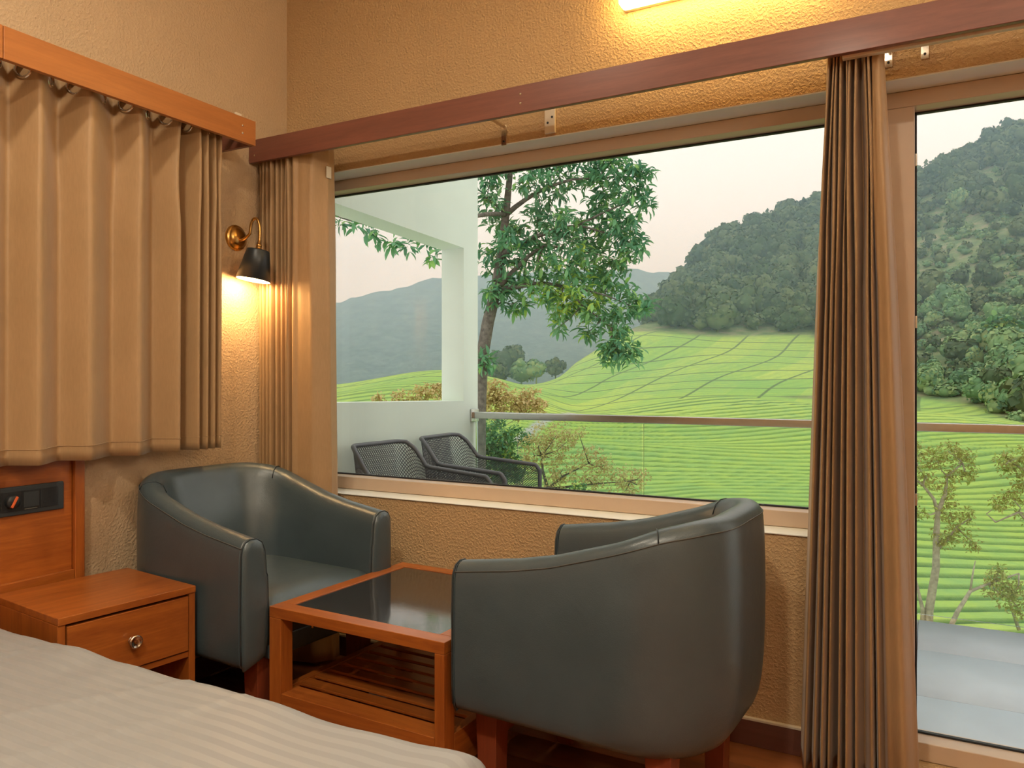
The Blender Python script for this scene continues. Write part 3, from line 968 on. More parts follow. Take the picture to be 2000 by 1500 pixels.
# net armchairs outside
def net_chair():
    e = empty('balcony_chair', (0, 0, 0))
    W, Lf, Lb, R = 0.25, 0.54, 0.0, 0.10
    def plan(t):      # t along U 0..1 -> x, y
        seg = [Lf - (Lb + R), R * PI / 2, 2 * (W - R), R * PI / 2, Lf - (Lb + R)]
        d = t * sum(seg)
        if d <= seg[0]: return Lf - d, -W
        d -= seg[0]
        if d <= seg[1]:
            a = d / R; return Lb + R - R * math.sin(a), -W + R - R * math.cos(a)
        d -= seg[1]
        if d <= seg[2]: return Lb, -W + R + d
        d -= seg[2]
        if d <= seg[3]:
            a = d / R; return Lb + R - R * math.cos(a), W - R + R * math.sin(a)
        d -= seg[3]
        return Lb + R + d, W
    def topz(x):
        pts = [(0.0, .915), (.03, .91), (.06, .875), (.115, .775), (.145, .765), (.51, .735), (.54, .70)]
        for (a, b), (c, d) in zip(pts, pts[1:]):
            if x <= c: return b + (d - b) * max(0, (x - a)) / (c - a)
        return pts[-1][1]
    z0 = 0.42
    NU, NV = 176, 44
    def pt(i, j):
        t = i / NU
        x, y_ = plan(t)
        zt_ = topz(x)
        z = z0 + (zt_ - z0) * j / NV
        lean = max(0, (z - 0.45)) * 0.16 * max(0.0, 1 - x / 0.22)
        return (x - lean, y_ * (1 + 0.05 * (z - z0)), z)
    idx = {}
    V = []; F = []
    def vid(i, j):
        if (i, j) not in idx:
            idx[(i, j)] = len(V); V.append(pt(i, j))
        return idx[(i, j)]
    for i in range(0, NU + 1):
        for j in range(0, NV + 1):
            if (i + j) % 2 == 0: continue
            if 0 < i < NU and 0 < j < NV:
                F.append((vid(i - 1, j), vid(i, j - 1), vid(i + 1, j), vid(i, j + 1)))
    me = bpy.data.meshes.new('net'); me.from_pydata(V, [], F)
    o = link('net_shell', me, M['net'], e)
    wf = o.modifiers.new('net', 'WIREFRAME'); wf.thickness = 0.0056; wf.use_even_offset = False; wf.offset = 0
    rim = [Vector(pt(i, NV)) for i in range(NU + 1)]
    a, b = pt(0, 0), pt(NU, 0)
    rimp = [Vector(a)] + rim + [Vector(b)]
    MB().tube(rimp, 0.013, 8).build('rim', M['net'], e, True)
    # perforated seat
    V, F, idx = [], [], {}
    NX, NY = 44, 46
    def sp_(i, j):
        u, v = i / NX, j / NY
        return (0.02 + 0.52 * u, (v - 0.5) * 2 * (W - 0.01), 0.415 - 0.02 * math.sin(PI * v) + 0.012 * u)
    def vid2(i, j):
        if (i, j) not in idx:
            idx[(i, j)] = len(V); V.append(sp_(i, j))
        return idx[(i, j)]
    for i in range(1, NX):
        for j in range(1, NY):
            if (i + j) % 2: F.append((vid2(i - 1, j), vid2(i, j - 1), vid2(i + 1, j), vid2(i, j + 1)))
    me = bpy.data.meshes.new('seat_net'); me.from_pydata(V, [], F)
    o = link('seat_net', me, M['net'], e)
    wf = o.modifiers.new('net', 'WIREFRAME'); wf.thickness = 0.0056; wf.offset = 0
    boxo('seat_rim', (0.525, 0.555, -W, W, 0.395, 0.435), M['net'], e, 0.01)
    for lx, ly, ox in ((0.50, -W + 0.02, 0.02), (0.50, W - 0.02, 0.02), (0.04, -W + 0.04, -0.05), (0.04, W - 0.04, -0.05)):
        MB().tube([(lx, ly, 0.44), (lx + ox, ly * 1.02, 0.0)], [0.024, 0.017], 10).build('leg', M['net'], e, True)
    return e
def copy_tree(o, parent=None):
    c = o.copy(); COL.objects.link(c); c.parent = parent
    for ch in list(o.children): copy_tree(ch, c)
    return c
nc = net_chair()
nc.location = (-0.04, 0.80, BZ + 0.001); nc.rotation_euler.z = rad(-2)
nc2 = copy_tree(nc)
nc2.location = (-0.045, 1.425, BZ + 0.001); nc2.rotation_euler.z = rad(3)
tag(nc, 'anthracite net armchair on the balcony nearer the window, partly hidden by its twin', 'chair', 'net armchairs on the balcony')
tag(nc2, 'anthracite net armchair on the balcony beside the glass railing', 'chair', 'net armchairs on the balcony')

# ================================================================== landscape
FWD = np.array([-math.sin(rad(YAW)), math.cos(rad(YAW))])
RGT = np.array([math.cos(rad(YAW)), math.sin(rad(YAW))])
def wxy(lat, dist):
    """place in the valley: metres to the right of / away from the house's view axis"""
    return EYE.x + FWD[0] * dist + RGT[0] * lat, EYE.y + FWD[1] * dist + RGT[1] * lat

BR = (np.array([-900, 300, 650, 862, 960, 1060, 1130, 1250, 1400, 1580, 1790, 2000, 2400, 3400]) - 1000) / 1500.0
DS = np.array([5, 15, 22, 32, 45, 58, 72, 90, 112, 130, 160, 210, 280, 340], float)
HT = np.array([
    [-4.0, -3.8, -3.5, -3.4, -3.2, -2.6, -1.6, -0.6, -3.0, -6, -8, -10, -12, -14],
    [-4.0, -3.8, -3.5, -3.4, -3.2, -2.6, -1.6, -0.6, -3.0, -6, -8, -10, -12, -14],
    [-4.0, -3.8, -3.4, -3.3, -3.0, -2.2, -0.9, 0.5, -2.0, -5, -8, -10, -12, -14],
    [-4.0, -3.8, -3.3, -3.1, -2.6, -1.6, 0.3, 2.2, 0.0, -4, -8, -10, -12, -14],
    [-4.0, -3.8, -3.2, -3.1, -2.7, -1.9, -0.2, 1.4, -0.5, -4, -8, -10, -12, -14],
    [-4.0, -3.8, -3.0, -3.0, -2.9, -2.5, -1.4, -0.3, 0.6, -2, -7, -10, -12, -14],
    [-4.0, -3.8, -2.9, -2.9, -3.0, -2.9, -2.4, -1.2, 2.2, 4.2, 0.5, -5, -10, -14],
    [-4.0, -3.8, -2.7, -2.9, -3.0, -2.8, -2.0, -0.2, 3.2, 8.8, 12, 9, 2, -8],
    [-4.0, -3.7, -2.45, -2.84, -3.0, -2.67, -1.7, 0.5, 4.15, 8.1, 18, 36, 34, 20],
    [-4.0, -3.7, -2.5, -2.8, -3.0, -2.7, -1.6, 0.6, 4.2, 8.4, 22, 46, 52, 40],
    [-4.0, -3.6, -3.2, -3.4, -3.4, -3.0, -1.8, 1.0, 7.0, 13, 29, 54, 60, 50],
    [-4.0, -3.6, -3.3, -3.4, -3.4, -3.0, -1.0, 4.0, 12, 20, 38, 67, 74, 64],
    [-4.0, -3.6, -3.3, -3.4, -3.2, -2.0, 1.0, 8.0, 18, 28, 48, 80, 90, 80],
    [-4.0, -3.6, -3.3, -3.4, -3.0, -1.0, 3.0, 10.0, 22, 34, 55, 90, 100, 90]])
def _pchip(xk, yk, x):
    """monotone cubic along last axis of yk"""
    hk = np.diff(xk); dk = np.diff(yk, axis=-1) / hk
    m = np.zeros_like(yk)
    m[..., 1:-1] = np.where(dk[..., :-1] * dk[..., 1:] > 0, 2 * dk[..., :-1] * dk[..., 1:] / (dk[..., :-1] + dk[..., 1:] + 1e-12), 0)
    m[..., 0] = dk[..., 0]; m[..., -1] = dk[..., -1]
    i = np.clip(np.searchsorted(xk, x) - 1, 0, len(xk) - 2)
    t = (x - xk[i]) / hk[i]
    y0, y1 = np.take(yk, i, -1), np.take(yk, i + 1, -1)
    m0, m1 = np.take(m, i, -1) * hk[i], np.take(m, i + 1, -1) * hk[i]
    return (2 * t**3 - 3 * t**2 + 1) * y0 + (t**3 - 2 * t**2 + t) * m0 + (-2 * t**3 + 3 * t**2) * y1 + (t**3 - t**2) * m1
def height_grid(u, s):
    a = _pchip(np.log(DS), HT, np.log(s))          # (nb, ns)
    return _pchip(BR, a.T.copy(), u)               # (ns, nu)
def height_at(u, s):
    return float(height_grid(np.array([u]), np.array([float(s)]))[0, 0])

us = np.linspace(-1.25, 1.55, 400)
ss = np.concatenate([np.linspace(5, 12, 12, endpoint=False), np.arange(12, 24, 0.055), np.arange(24, 62, 0.14), np.arange(62, 110, 0.6), np.arange(110, 340, 2.5)])
Z = height_grid(us, ss)
S, U = np.meshgrid(ss, us, indexing='ij')
LAT = U * S
X = EYE.x + FWD[0] * S + RGT[0] * LAT
Y = EYE.y + FWD[1] * S + RGT[1] * LAT
# low mounds
def mounds(lat, d):
    z = 0
    for (a, b, ra, rb, hh) in ((9.0, 52, 9, 5.5, 1.15), (4.5, 38, 8, 4.5, 0.55), (17.0, 66, 9, 6, 1.3), (20, 44, 8, 6, 0.8), (1.5, 62, 7, 5, 0.8), (-12, 70, 8, 7, 0.7), (30, 60, 10, 7, 1.0)):
        z = z + 1.35 * hh * np.exp(-((lat - a) / ra) ** 2 - ((d - b) / rb) ** 2)
    return z
MD = mounds(LAT, S)
Z = Z + MD
# tea rows follow the lie of the land
warp = 1.5 * np.sin(LAT * 0.19 + S * 0.09 + 1.0) + 2.0 * np.sin(LAT * 0.11 + 0.6) + 1.1 * np.sin(LAT * 0.05 + S * 0.07) + 0.5 * np.sin(LAT * 0.31 + S * 0.12)
dome = 0.0035 * (LAT - 6) ** 2 * np.clip((S - 12) / 30, 0, 1)
sf = np.linspace(0, 420, 4000); cum = np.concatenate([[0], np.cumsum(np.diff(sf) / np.clip(0.46 + (sf[1:] - 12) * 0.046, 0.46, 1.7))])
rowph = np.interp(S + warp * np.clip((S - 8) / 25, 0.15, 1.3) - np.clip(dome, 0, 25) * 0.6 + 4.0 * MD, sf, cum)
def smoothstep(a, b, x):
    t = np.clip((x - a) / (b - a), 0, 1); return t * t * (3 - 2 * t)
tea_end = np.interp(U.ravel(), (np.array([-900, 650, 960, 1060, 1130, 1250, 1400, 1580, 1700, 1790, 1890, 2000, 2300]) - 1000) / 1500.0,
                    [105, 105, 103, 122, 136, 133, 131, 131, 110, 80, 74, 60, 45]).reshape(U.shape)
forest = smoothstep(-1.5, 1.5, S - tea_end)
for (a_, b_, c_, d_) in ((19.0, 72, 3.6, 2.2), (12.5, 70, 2.0, 1.4), (24.5, 47, 2.5, 1.2), (31, 80, 3, 1.5)):
    forest = np.maximum(forest, 0.85 * np.exp(-(((LAT - a_) / c_) ** 2 + ((S - b_) / d_) ** 2) ** 2))
near_grass = 1 - smoothstep(8.5, 11, S)
prof_ = np.abs(((rowph) % 1.0) - 0.5) * 2          # 0 centre of bush .. 1 gap
relief = np.clip(0.08 + (S - 12) * 0.010, 0.08, 0.36) * (1 - smoothstep(0.55, 0.95, prof_)) * (1 - forest) * (1 - near_grass)
fade = 1 - smoothstep(58, 66, S)
Zr = Z + relief * fade - 0.15 * fade
ns_, nu_ = Z.shape
idx = np.arange(ns_ * nu_).reshape(ns_, nu_)
F = np.stack([idx[:-1, :-1], idx[:-1, 1:], idx[1:, 1:], idx[1:, :-1]], -1).reshape(-1, 4)
me = np_mesh('ground', np.stack([X, Y, Zr], -1).reshape(-1, 3), F, True)
fattr(me, 'rowph', rowph.ravel()); fattr(me, 'forest', forest.ravel()); fattr(me, 'near', near_grass.ravel())
fattr(me, 'far', smoothstep(60, 80, S).ravel())
fattr(me, 'hphase', ((S + 0.5 * warp + 0.12 * LAT) / 6.5).ravel())
fattr(me, 'dphase', ((LAT * 0.95 - S * 0.62 + 0.8 * np.sin(S * 0.12 + LAT * 0.1)) / 8.5).ravel())
road = np.abs(LAT - np.interp(S, [5, 30, 45, 58, 72, 90, 110, 340], [-14, -3.0, 0.2, 3.8, 8.5, 20, 30, 60]))
fattr(me, 'road', ((1 - smoothstep(0.35, 0.6, road)) * smoothstep(32, 36, S) * (1 - smoothstep(66, 74, S))).ravel())

def tea_mat():
    k = NT('tea_slope')
    def at(n_):
        a = k.n('ShaderNodeAttribute'); a.attribute_name = n_
        return a.outputs['Fac']
    co = k.coords()
    big = k.noise(co, 0.05, 3)
    mid = k.noise(co, 1.1, 4, 0.6)
    fine = k.noise(co, 5.0, 3, 0.6)
    tea = k.ramp(k.math('ADD', k.math('MULTIPLY', big, 0.55), k.math('MULTIPLY', mid, 0.45)),
                 [(0.34, (0.31, 0.49, 0.18)), (0.5, (0.47, 0.61, 0.15)), (0.66, (0.64, 0.72, 0.13))])
    blk = k.math('FRACT', k.math('MULTIPLY', k.math('ADD', k.math('FLOOR', k.math('ADD', at('dphase'), 0.5)), k.math('MULTIPLY', k.math('FLOOR', k.math('ADD', k.math('MULTIPLY', at('hphase'), 0.5), 0.5)), 2.7)), 0.377))
    tea = k.mix(k.math('MULTIPLY', k.math('MULTIPLY', blk, at('far')), 0.55), tea, (0.20, 0.46, 0.12))
    tea = k.mix(k.math('MULTIPLY', fine, 0.45), tea, (0.17, 0.36, 0.08))
    def line(attr, w):
        fr = k.math('FRACT', at(attr))
        d = k.math('ABSOLUTE', k.math('SUBTRACT', fr, 0.5))
        return k.ramp(d, [(0.5 - w * 1.6, (0, 0, 0)), (0.5 - w * 0.7, (1, 1, 1))])
    gap = k.math('MULTIPLY', k.math('MULTIPLY', line('rowph', 0.17), k.math('ADD', k.math('MULTIPLY', mid, 0.9), 0.28)), k.math('SUBTRACT', 1.0, k.math('MULTIPLY', at('far'), 0.85)))
    c = k.mix(gap, tea, (0.07, 0.17, 0.07))
    lanes = k.math('MULTIPLY', k.math('MAXIMUM', line('hphase', 0.035), line('dphase', 0.02)), at('far'))
    c = k.mix(k.math('MULTIPLY', lanes, 0.85), c, (0.11, 0.17, 0.085))
    c = k.mix(at('road'), c, (0.52, 0.50, 0.45))
    brush = k.ramp(k.noise(co, 0.35, 5, 0.65), [(0.3, (0.09, 0.16, 0.08)), (0.5, (0.19, 0.26, 0.11)), (0.68, (0.33, 0.29, 0.19))])
    c = k.mix(at('forest'), c, brush)
    c = k.mix(at('near'), c, (0.22, 0.36, 0.05))
    k.color(c)
    k.set(Roughness=0.85)
    k.b.inputs['Specular IOR Level'].default_value = 0.15
    k.bump(k.noise(co, 7, 4, 0.7), 0.5, 0.12)
    return k.m
tag(link('ground_valley', me, tea_mat()), kind='structure')

# far mountain across the valley
um = np.linspace(-1.6, 1.2, 420); sm = np.concatenate([np.linspace(330, 640, 110), np.linspace(645, 900, 16)])
SK = (np.array([-1500, 0, 400, 650, 700, 780, 862, 1000, 1120, 1230, 1330, 1500, 2800]) - 1000) / 1500.0
SKY_ = np.array([560, 600, 612, 592, 578, 563, 545, 533, 524, 530, 536, 560, 640], float)
crest = EYE.z + (739 - np.interp(um, SK, SKY_)) / 1500.0 * 640
Sm, Um = np.meshgrid(sm, um, indexing='ij')
t = np.clip((Sm - 330) / 310, 0, 1)
Zm = -16 + (crest[None, :] + 16) * (t * 0.75 + 0.25 * t * t) * np.where(Sm > 640, 1 - (Sm - 640) / 420, 1)
Xm = EYE.x + FWD[0] * Sm + RGT[0] * Um * Sm; Ym = EYE.y + FWD[1] * Sm + RGT[1] * Um * Sm
nzm = np.array([mnoise.fractal(Vector((x * 0.045, y_ * 0.045, 0.3)), 0.7, 2.1, 4) for x, y_ in zip(Xm.ravel(), Ym.ravel())]).reshape(Xm.shape)
ridg = np.array([mnoise.noise(Vector((x * 0.012, y_ * 0.012, 4.3))) for x, y_ in zip(Xm.ravel(), Ym.ravel())]).reshape(Xm.shape)
Zm = Zm + 3.2 * nzm + 7.0 * ridg * t * (1 - t) * 2
nm, mm_ = Zm.shape
idx = np.arange(nm * mm_).reshape(nm, mm_)
F = np.stack([idx[:-1, :-1], idx[:-1, 1:], idx[1:, 1:], idx[1:, :-1]], -1).reshape(-1, 4)
me = np_mesh('mountain', np.stack([Xm, Ym, Zm], -1).reshape(-1, 3), F, True)
k = NT('mountain_forest')
co = k.coords()
nzz = k.noise(co, 0.11, 8, 0.78)
k.color(k.ramp(nzz, [(0.36, (0.012, 0.03, 0.03)), (0.5, (0.06, 0.10, 0.075)), (0.64, (0.15, 0.20, 0.13))]))
k.set(Roughness=0.95); k.b.inputs['Specular IOR Level'].default_value = 0.0
k.bump(nzz, 1.0, 3.0)
tag(link('ground_mountain', me, k.m), kind='structure')

# ---- forest trees on the hillside
def crown_geo(nspray, sub, seed, size):
    """lumpy crown: a dark core of lobes clothed in many small leaf sprays; unit radius"""
    r = random.Random(seed)
    lobes = [(Vector((0, 0, 0.55)), 0.62)]
    for i in range(9):
        a = r.uniform(0, 6.28); e_ = r.uniform(-0.25, 1.2)
        d = Vector((math.cos(a) * math.cos(e_), math.sin(a) * math.cos(e_), math.sin(e_)))
        lobes.append((Vector((0, 0, 0.5)) + d * r.uniform(0.42, 0.62), r.uniform(0.26, 0.44)))
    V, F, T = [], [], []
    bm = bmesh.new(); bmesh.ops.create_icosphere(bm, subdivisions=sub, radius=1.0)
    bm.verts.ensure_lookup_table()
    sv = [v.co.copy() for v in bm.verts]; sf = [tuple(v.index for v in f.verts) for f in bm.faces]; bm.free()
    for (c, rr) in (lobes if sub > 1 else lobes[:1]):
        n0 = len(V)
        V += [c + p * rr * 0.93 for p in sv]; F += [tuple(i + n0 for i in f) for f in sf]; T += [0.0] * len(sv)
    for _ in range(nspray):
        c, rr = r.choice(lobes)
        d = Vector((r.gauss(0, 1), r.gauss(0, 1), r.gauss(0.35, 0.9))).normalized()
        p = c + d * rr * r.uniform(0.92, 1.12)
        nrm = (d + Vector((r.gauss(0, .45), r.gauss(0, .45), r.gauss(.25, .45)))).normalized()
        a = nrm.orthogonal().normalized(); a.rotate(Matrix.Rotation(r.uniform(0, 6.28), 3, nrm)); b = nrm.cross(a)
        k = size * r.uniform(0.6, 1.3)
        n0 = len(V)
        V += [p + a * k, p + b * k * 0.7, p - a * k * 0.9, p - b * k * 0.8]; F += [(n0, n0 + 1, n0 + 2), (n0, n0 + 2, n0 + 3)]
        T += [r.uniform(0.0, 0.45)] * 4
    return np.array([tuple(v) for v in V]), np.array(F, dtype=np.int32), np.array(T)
def crown_mesh(name, seed, mat):
    V, F, T = crown_geo(420, 2, seed, 0.12)
    t = MB().tube([(0, 0, -0.9), (0.03, 0.02, 0.5)], [0.07, 0.04], 5, cap=False)
    tv = np.array([tuple(v) for v in t.v]); tf = []
    for q in t.f: tf += [(q[0], q[1], q[2]), (q[0], q[2], q[3])]
    F = np.concatenate([F, np.array(tf, dtype=np.int32) + len(V)]); V = np.concatenate([V, tv]); T = np.concatenate([T, np.zeros(len(tv))])
    me = np_mesh(name, V, F); fattr(me, 'tint', T); me.materials.append(mat)
    return me
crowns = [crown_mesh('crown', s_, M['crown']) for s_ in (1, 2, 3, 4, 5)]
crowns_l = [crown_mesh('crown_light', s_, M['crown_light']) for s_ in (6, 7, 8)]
simple_c = [crown_geo(90, 1, s_, 0.2) for s_ in (11, 12, 13, 14)]
cand = []
tr = random.Random(21)
for i in range(5200):
    u = tr.uniform(-0.05, 1.15); s = tr.uniform(62, 300) if tr.random() < 0.5 else tr.uniform(110, 240)
    te = float(np.interp(u, (np.array([650, 960, 1060, 1130, 1250, 1400, 1580, 1700, 1790, 1890, 2000, 2300, 2700]) - 1000) / 1500.0,
                         [1e3, 1e3, 1e3, 1e3, 140, 133, 133, 112, 82, 76, 62, 47, 40]))
    if s < te: continue
    px = 1000 + 1500 * u
    if px < 1260 + max(0, (150 - s)) * 2: continue
    rr = tr.choice((tr.uniform(1.3, 2.4), tr.uniform(1.8, 3.0), tr.uniform(2.4, 3.9))) * (0.75 if s < 120 else 1.0)
    z = height_at(u, s)
    # open scrub patch half way up the right slope
    py0 = 739 - (z - EYE.z) / s * 1500
    if px > 1690 and 425 < py0 < 590:
        if tr.random() < 0.72: continue
        rr *= 0.7
    if 1700 < px < 2150 and 100 < s < 170 and tr.random() < 0.45: rr *= 0.5
    cand.append((u, s, z, rr))
vis = [c for c in cand if 1255 < 1000 + 1500 * c[0] < 2010 and c[1] < 235]
vis.sort(key=lambda c: -c[3] / c[1])
big_ = vis[:290]; bigset = set(big_)
rest = [c for c in cand if c not in bigset]
for (u, s, z, rr) in big_:
    px = 1000 + 1500 * u
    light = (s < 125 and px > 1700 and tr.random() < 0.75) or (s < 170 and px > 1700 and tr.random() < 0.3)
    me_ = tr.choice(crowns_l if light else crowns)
    x, y_ = wxy(u * s, s)
    o = link('forest_tree', me_)
    o.location = (x, y_, z + rr * 0.15); o.scale = (rr, rr, rr * tr.uniform(0.85, 1.25)); o.rotation_euler.z = tr.uniform(0, 6.28)
    pane = 'balcony door' if px > 1700 else 'big window'
    size_ = 'large' if rr > 2.7 else 'middling' if rr > 1.9 else 'small'
    py = 739 - (z - EYE.z) / s * 1500
    up_ = (739 - py) / (739 - float(np.interp(px, [1250, 1430, 1590, 1790, 2000], [575, 450, 372, 315, 222])))
    zone = 'at the foot of the hill' if up_ < 0.3 else 'low on the hillside' if up_ < 0.5 else 'halfway up the hillside' if up_ < 0.75 else 'near the hilltop'
    side_ = ('left' if px < 1390 else 'middle' if px < 1500 else 'right') if px <= 1700 else ('left' if px < 1860 else 'right')
    lab = '%s %s tree %s, %s of the %s view' % (size_, 'bright green' if light else 'dark rounded', zone, side_, pane)
    tag(o, lab, 'tree', lab)
Vs, Fs, Ts = [], [], []
off = 0
for (u, s, z, rr) in rest:
    v, f, t0_ = tr.choice(simple_c)
    a = tr.uniform(0, 6.28); c_, s2 = math.cos(a), math.sin(a)
    x, y_ = wxy(u * s, s)
    q = np.stack([x + rr * (v[:, 0] * c_ - v[:, 1] * s2), y_ + rr * (v[:, 0] * s2 + v[:, 1] * c_), z + rr * 0.1 + rr * v[:, 2]], -1)
    Vs.append(q); Fs.append(f + off); off += len(v); Ts.append(np.mod(t0_ + tr.random(), 1.0))
me = np_mesh('forest', np.concatenate(Vs), np.concatenate(Fs), False)
fattr(me, 'tint', np.concatenate(Ts))
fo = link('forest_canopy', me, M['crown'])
tag(fo, 'dense mixed forest canopy filling the hillside between the larger trees', 'forest', kind='stuff')

Vs, Fs, Ts = [], [], []
off = 0
for i in range(1900):
    u = tr.uniform(0.42, 1.1); s = tr.uniform(60, 185)
    te = float(np.interp(u, (np.array([1580, 1700, 1790, 1890, 2000, 2300, 2700]) - 1000) / 1500.0, [133, 112, 81, 75, 61, 46, 40]))
    if s < te: continue
    v, f, t0_ = tr.choice(simple_c)
    rr = tr.uniform(0.6, 1.5)
    a = tr.uniform(0, 6.28); c_, s2 = math.cos(a), math.sin(a)
    x, y_ = wxy(u * s, s); z = height_at(u, s)
    Vs.append(np.stack([x + rr * (v[:, 0] * c_ - v[:, 1] * s2), y_ + rr * (v[:, 0] * s2 + v[:, 1] * c_), z - 0.1 + 0.8 * rr * v[:, 2]], -1))
    Fs.append(f + off); off += len(v); Ts.append(np.mod(t0_ + tr.random(), 1.0))
me = np_mesh('scrub', np.concatenate(Vs), np.concatenate(Fs), False)
fattr(me, 'tint', np.concatenate(Ts))
tag(link('scrub', me, M['crown_light']), 'bright green low scrub covering the foot of the hill', 'scrub', kind='stuff')

# grey-green trees in the dip behind the tea mound
for i, (px, py, s, rr) in enumerate(((985, 700, 150, 3.6), (1018, 722, 130, 3.0), (1048, 718, 125, 2.3), (975, 725, 128, 2.4), (1085, 715, 150, 2.6), (1004, 690, 160, 3.0))):
    u = (px - 1000) / 1500
    x, y_ = wxy(u * s, s)
    o = link('valley_tree', crowns_l[i % 3] if i in (1, 2) else crowns[i % 4])
    o.location = (x, y_, EYE.z + (739 - py) / 1500 * s - rr * 0.7); o.scale = (rr, rr, rr); o.rotation_euler.z = i
    tag(o, ['large dark round tree behind the pale ones in the dip behind the tea mound', 'pale green round tree nearest in the dip behind the tea mound', 'smaller pale green tree beside the nearest one in the dip behind the tea mound',
            'small dark tree close to the leafy tree trunk in the dip behind the tea mound', 'dark tree farthest right in the dip behind the tea mound', 'tallest dark tree at the back of the dip behind the tea mound'][i], 'tree', 'trees in the dip behind the tea mound')

# ---- leaves
def leaf_geo(L, Wd, fold=0.25):
    v = np.array([(0, 0, 0), (0.35 * L, Wd / 2, fold * Wd), (0.7 * L, Wd * 0.42, fold * Wd - 0.06 * L), (L, 0, -0.16 * L), (0.7 * L, -Wd * 0.42, fold * Wd - 0.06 * L), (0.35 * L, -Wd / 2, fold * Wd), (0.35 * L, 0, 0), (0.7 * L, 0, -0.05 * L)])
    f = np.array([(0, 6, 1, 1), (1, 6, 7, 2), (2, 7, 3, 3), (0, 5, 6, 6), (5, 4, 7, 6), (4, 3, 7, 7)])
    tri = np.array([(0, 6, 1), (1, 6, 7), (1, 7, 2), (2, 7, 3), (0, 5, 6), (5, 4, 7), (5, 7, 6), (4, 3, 7)])
    return v, tri
def rand_rot(r, droop=0.0):
    d = Vector((r.gauss(0, 1), r.gauss(0, 1), r.gauss(-droop, 0.7)))
    d.normalize()
    side = d.cross(Vector((0, 0, 1)) + Vector((r.gauss(0, .35), r.gauss(0, .35), 0)))
    if side.length < 1e-4: side = Vector((1, 0, 0))
    side.normalize()
    up = side.cross(d)
    return np.array([[d.x, side.x, up.x], [d.y, side.y, up.y], [d.z, side.z, up.z]])
def leaf_cloud(places, L, Wd, r, per, spread, droop=0.3, tint=None):
    """places: list of (xyz, radius); leaves grow in whorls of `per` around random twig tips"""
    out = []
    for (c, rad_, n) in places:
        for _ in range(n):
            while True:
                q = Vector((r.uniform(-1, 1), r.uniform(-1, 1), r.uniform(-1, 1)))
                if q.length < 1: break
            tip = Vector(c) + q * rad_
            tt = r.random()
            for _k in range(per):
                sc_ = r.uniform(0.7, 1.2)
                R_ = rand_rot(r, droop)
                pos = np.array(tip) + R_[:, 0] * L * 0.12 + np.array([r.gauss(0, spread) for _ in range(3)])
                out.append((pos, R_, sc_, min(1, max(0, 0.65 * tt + 0.35 * r.random() + (tint(tip) if tint else 0)))))
    return out
def leaves_mesh(name, lst, L, Wd):
    v, f = leaf_geo(L, Wd)
    n = len(lst); m_ = len(v)
    V = np.zeros((n, m_, 3)); T = np.zeros((n, m_))
    for i, (p, R_, sc_, t_) in enumerate(lst):
        V[i] = (v * sc_) @ R_.T + p
        T[i] = t_
    F = (f[None] + (np.arange(n) * m_)[:, None, None]).reshape(-1, 3)
    me = np_mesh(name, V.reshape(-1, 3), F, False)
    fattr(me, 'tint', T.ravel())
    return me

def P(px, py, s):
    """a spot in the garden, s metres out"""
    u = (px - 1000) / 1500
    x, y_ = wxy(u * s, s)
    return Vector((x, y_, EYE.z + (739 - py) / 1500 * s))

# ---- big tree beside the balcony
lt_ = random.Random(33)
TB = P(938, 1150, 12.0); TB.z = -4.0
bt = empty('leafy_tree', TB)
tag(bt, 'tall leafy tree standing just beyond the white balcony column', 'tree')
def loc(p): return p - TB
trunk = [Vector((0, 0, 0)), loc(P(934, 950, 12)), loc(P(936, 800, 12)), loc(P(941, 700, 12)), loc(P(953, 630, 12)), loc(P(968, 570, 12)), loc(P(978, 500, 12.1)), loc(P(988, 420, 12.2)), loc(P(996, 340, 12.2)), loc(P(1010, 230, 12.3))]
MB().tube(trunk, [0.15, 0.12, 0.105, 0.10, 0.095, 0.085, 0.07, 0.06, 0.045, 0.025], 12).build('trunk', M['bark'], bt, True)
clu = [(950, 385, 38, 12), (975, 430, 30, 12.4), (1040, 345, 36, 11.8), (1095, 350, 34, 12.2), (1150, 335, 36, 12), (1205, 330, 36, 11.7), (1245, 345, 32, 11.5), (1240, 390, 34, 11.5),
       (1180, 385, 34, 12), (1060, 410, 36, 12.3), (1100, 440, 40, 11.6), (1160, 440, 42, 12), (1215, 440, 40, 11.6), (1240, 480, 26, 11.5), (1000, 470, 40, 11.8), (1050, 490, 40, 12), (1110, 500, 44, 11.5),
       (1170, 500, 40, 12), (1215, 510, 28, 11.7), (960, 500, 30, 12.2), (1000, 540, 38, 12), (1060, 550, 42, 11.6), (1125, 560, 42, 11.5), (1185, 560, 36, 11.8), (1225, 590, 34, 11.5), (1258, 600, 22, 11.3),
       (960, 575, 28, 11.8), (1010, 590, 26, 12), (1095, 600, 30, 11.6), (1150, 605, 34, 11.5), (1195, 630, 32, 11.4), (1210, 670, 30, 11.3), (1185, 690, 22, 11.3), (1235, 690, 20, 11.3), (1145, 650, 16, 11.5), (950, 705, 18, 11.8), (1080, 300, 40, 12.2), (1180, 280, 50, 12), (960, 320, 40, 12), (1090, 640, 10, 11.5)]
hang = [(668, 430, 13, 9), (700, 442, 15, 9), (735, 455, 14, 9), (770, 468, 15, 9), (800, 478, 16, 9.1), (640, 420, 15, 9), (830, 470, 18, 9.2), (850, 500, 8, 9.2)]
brp = random.Random(2)
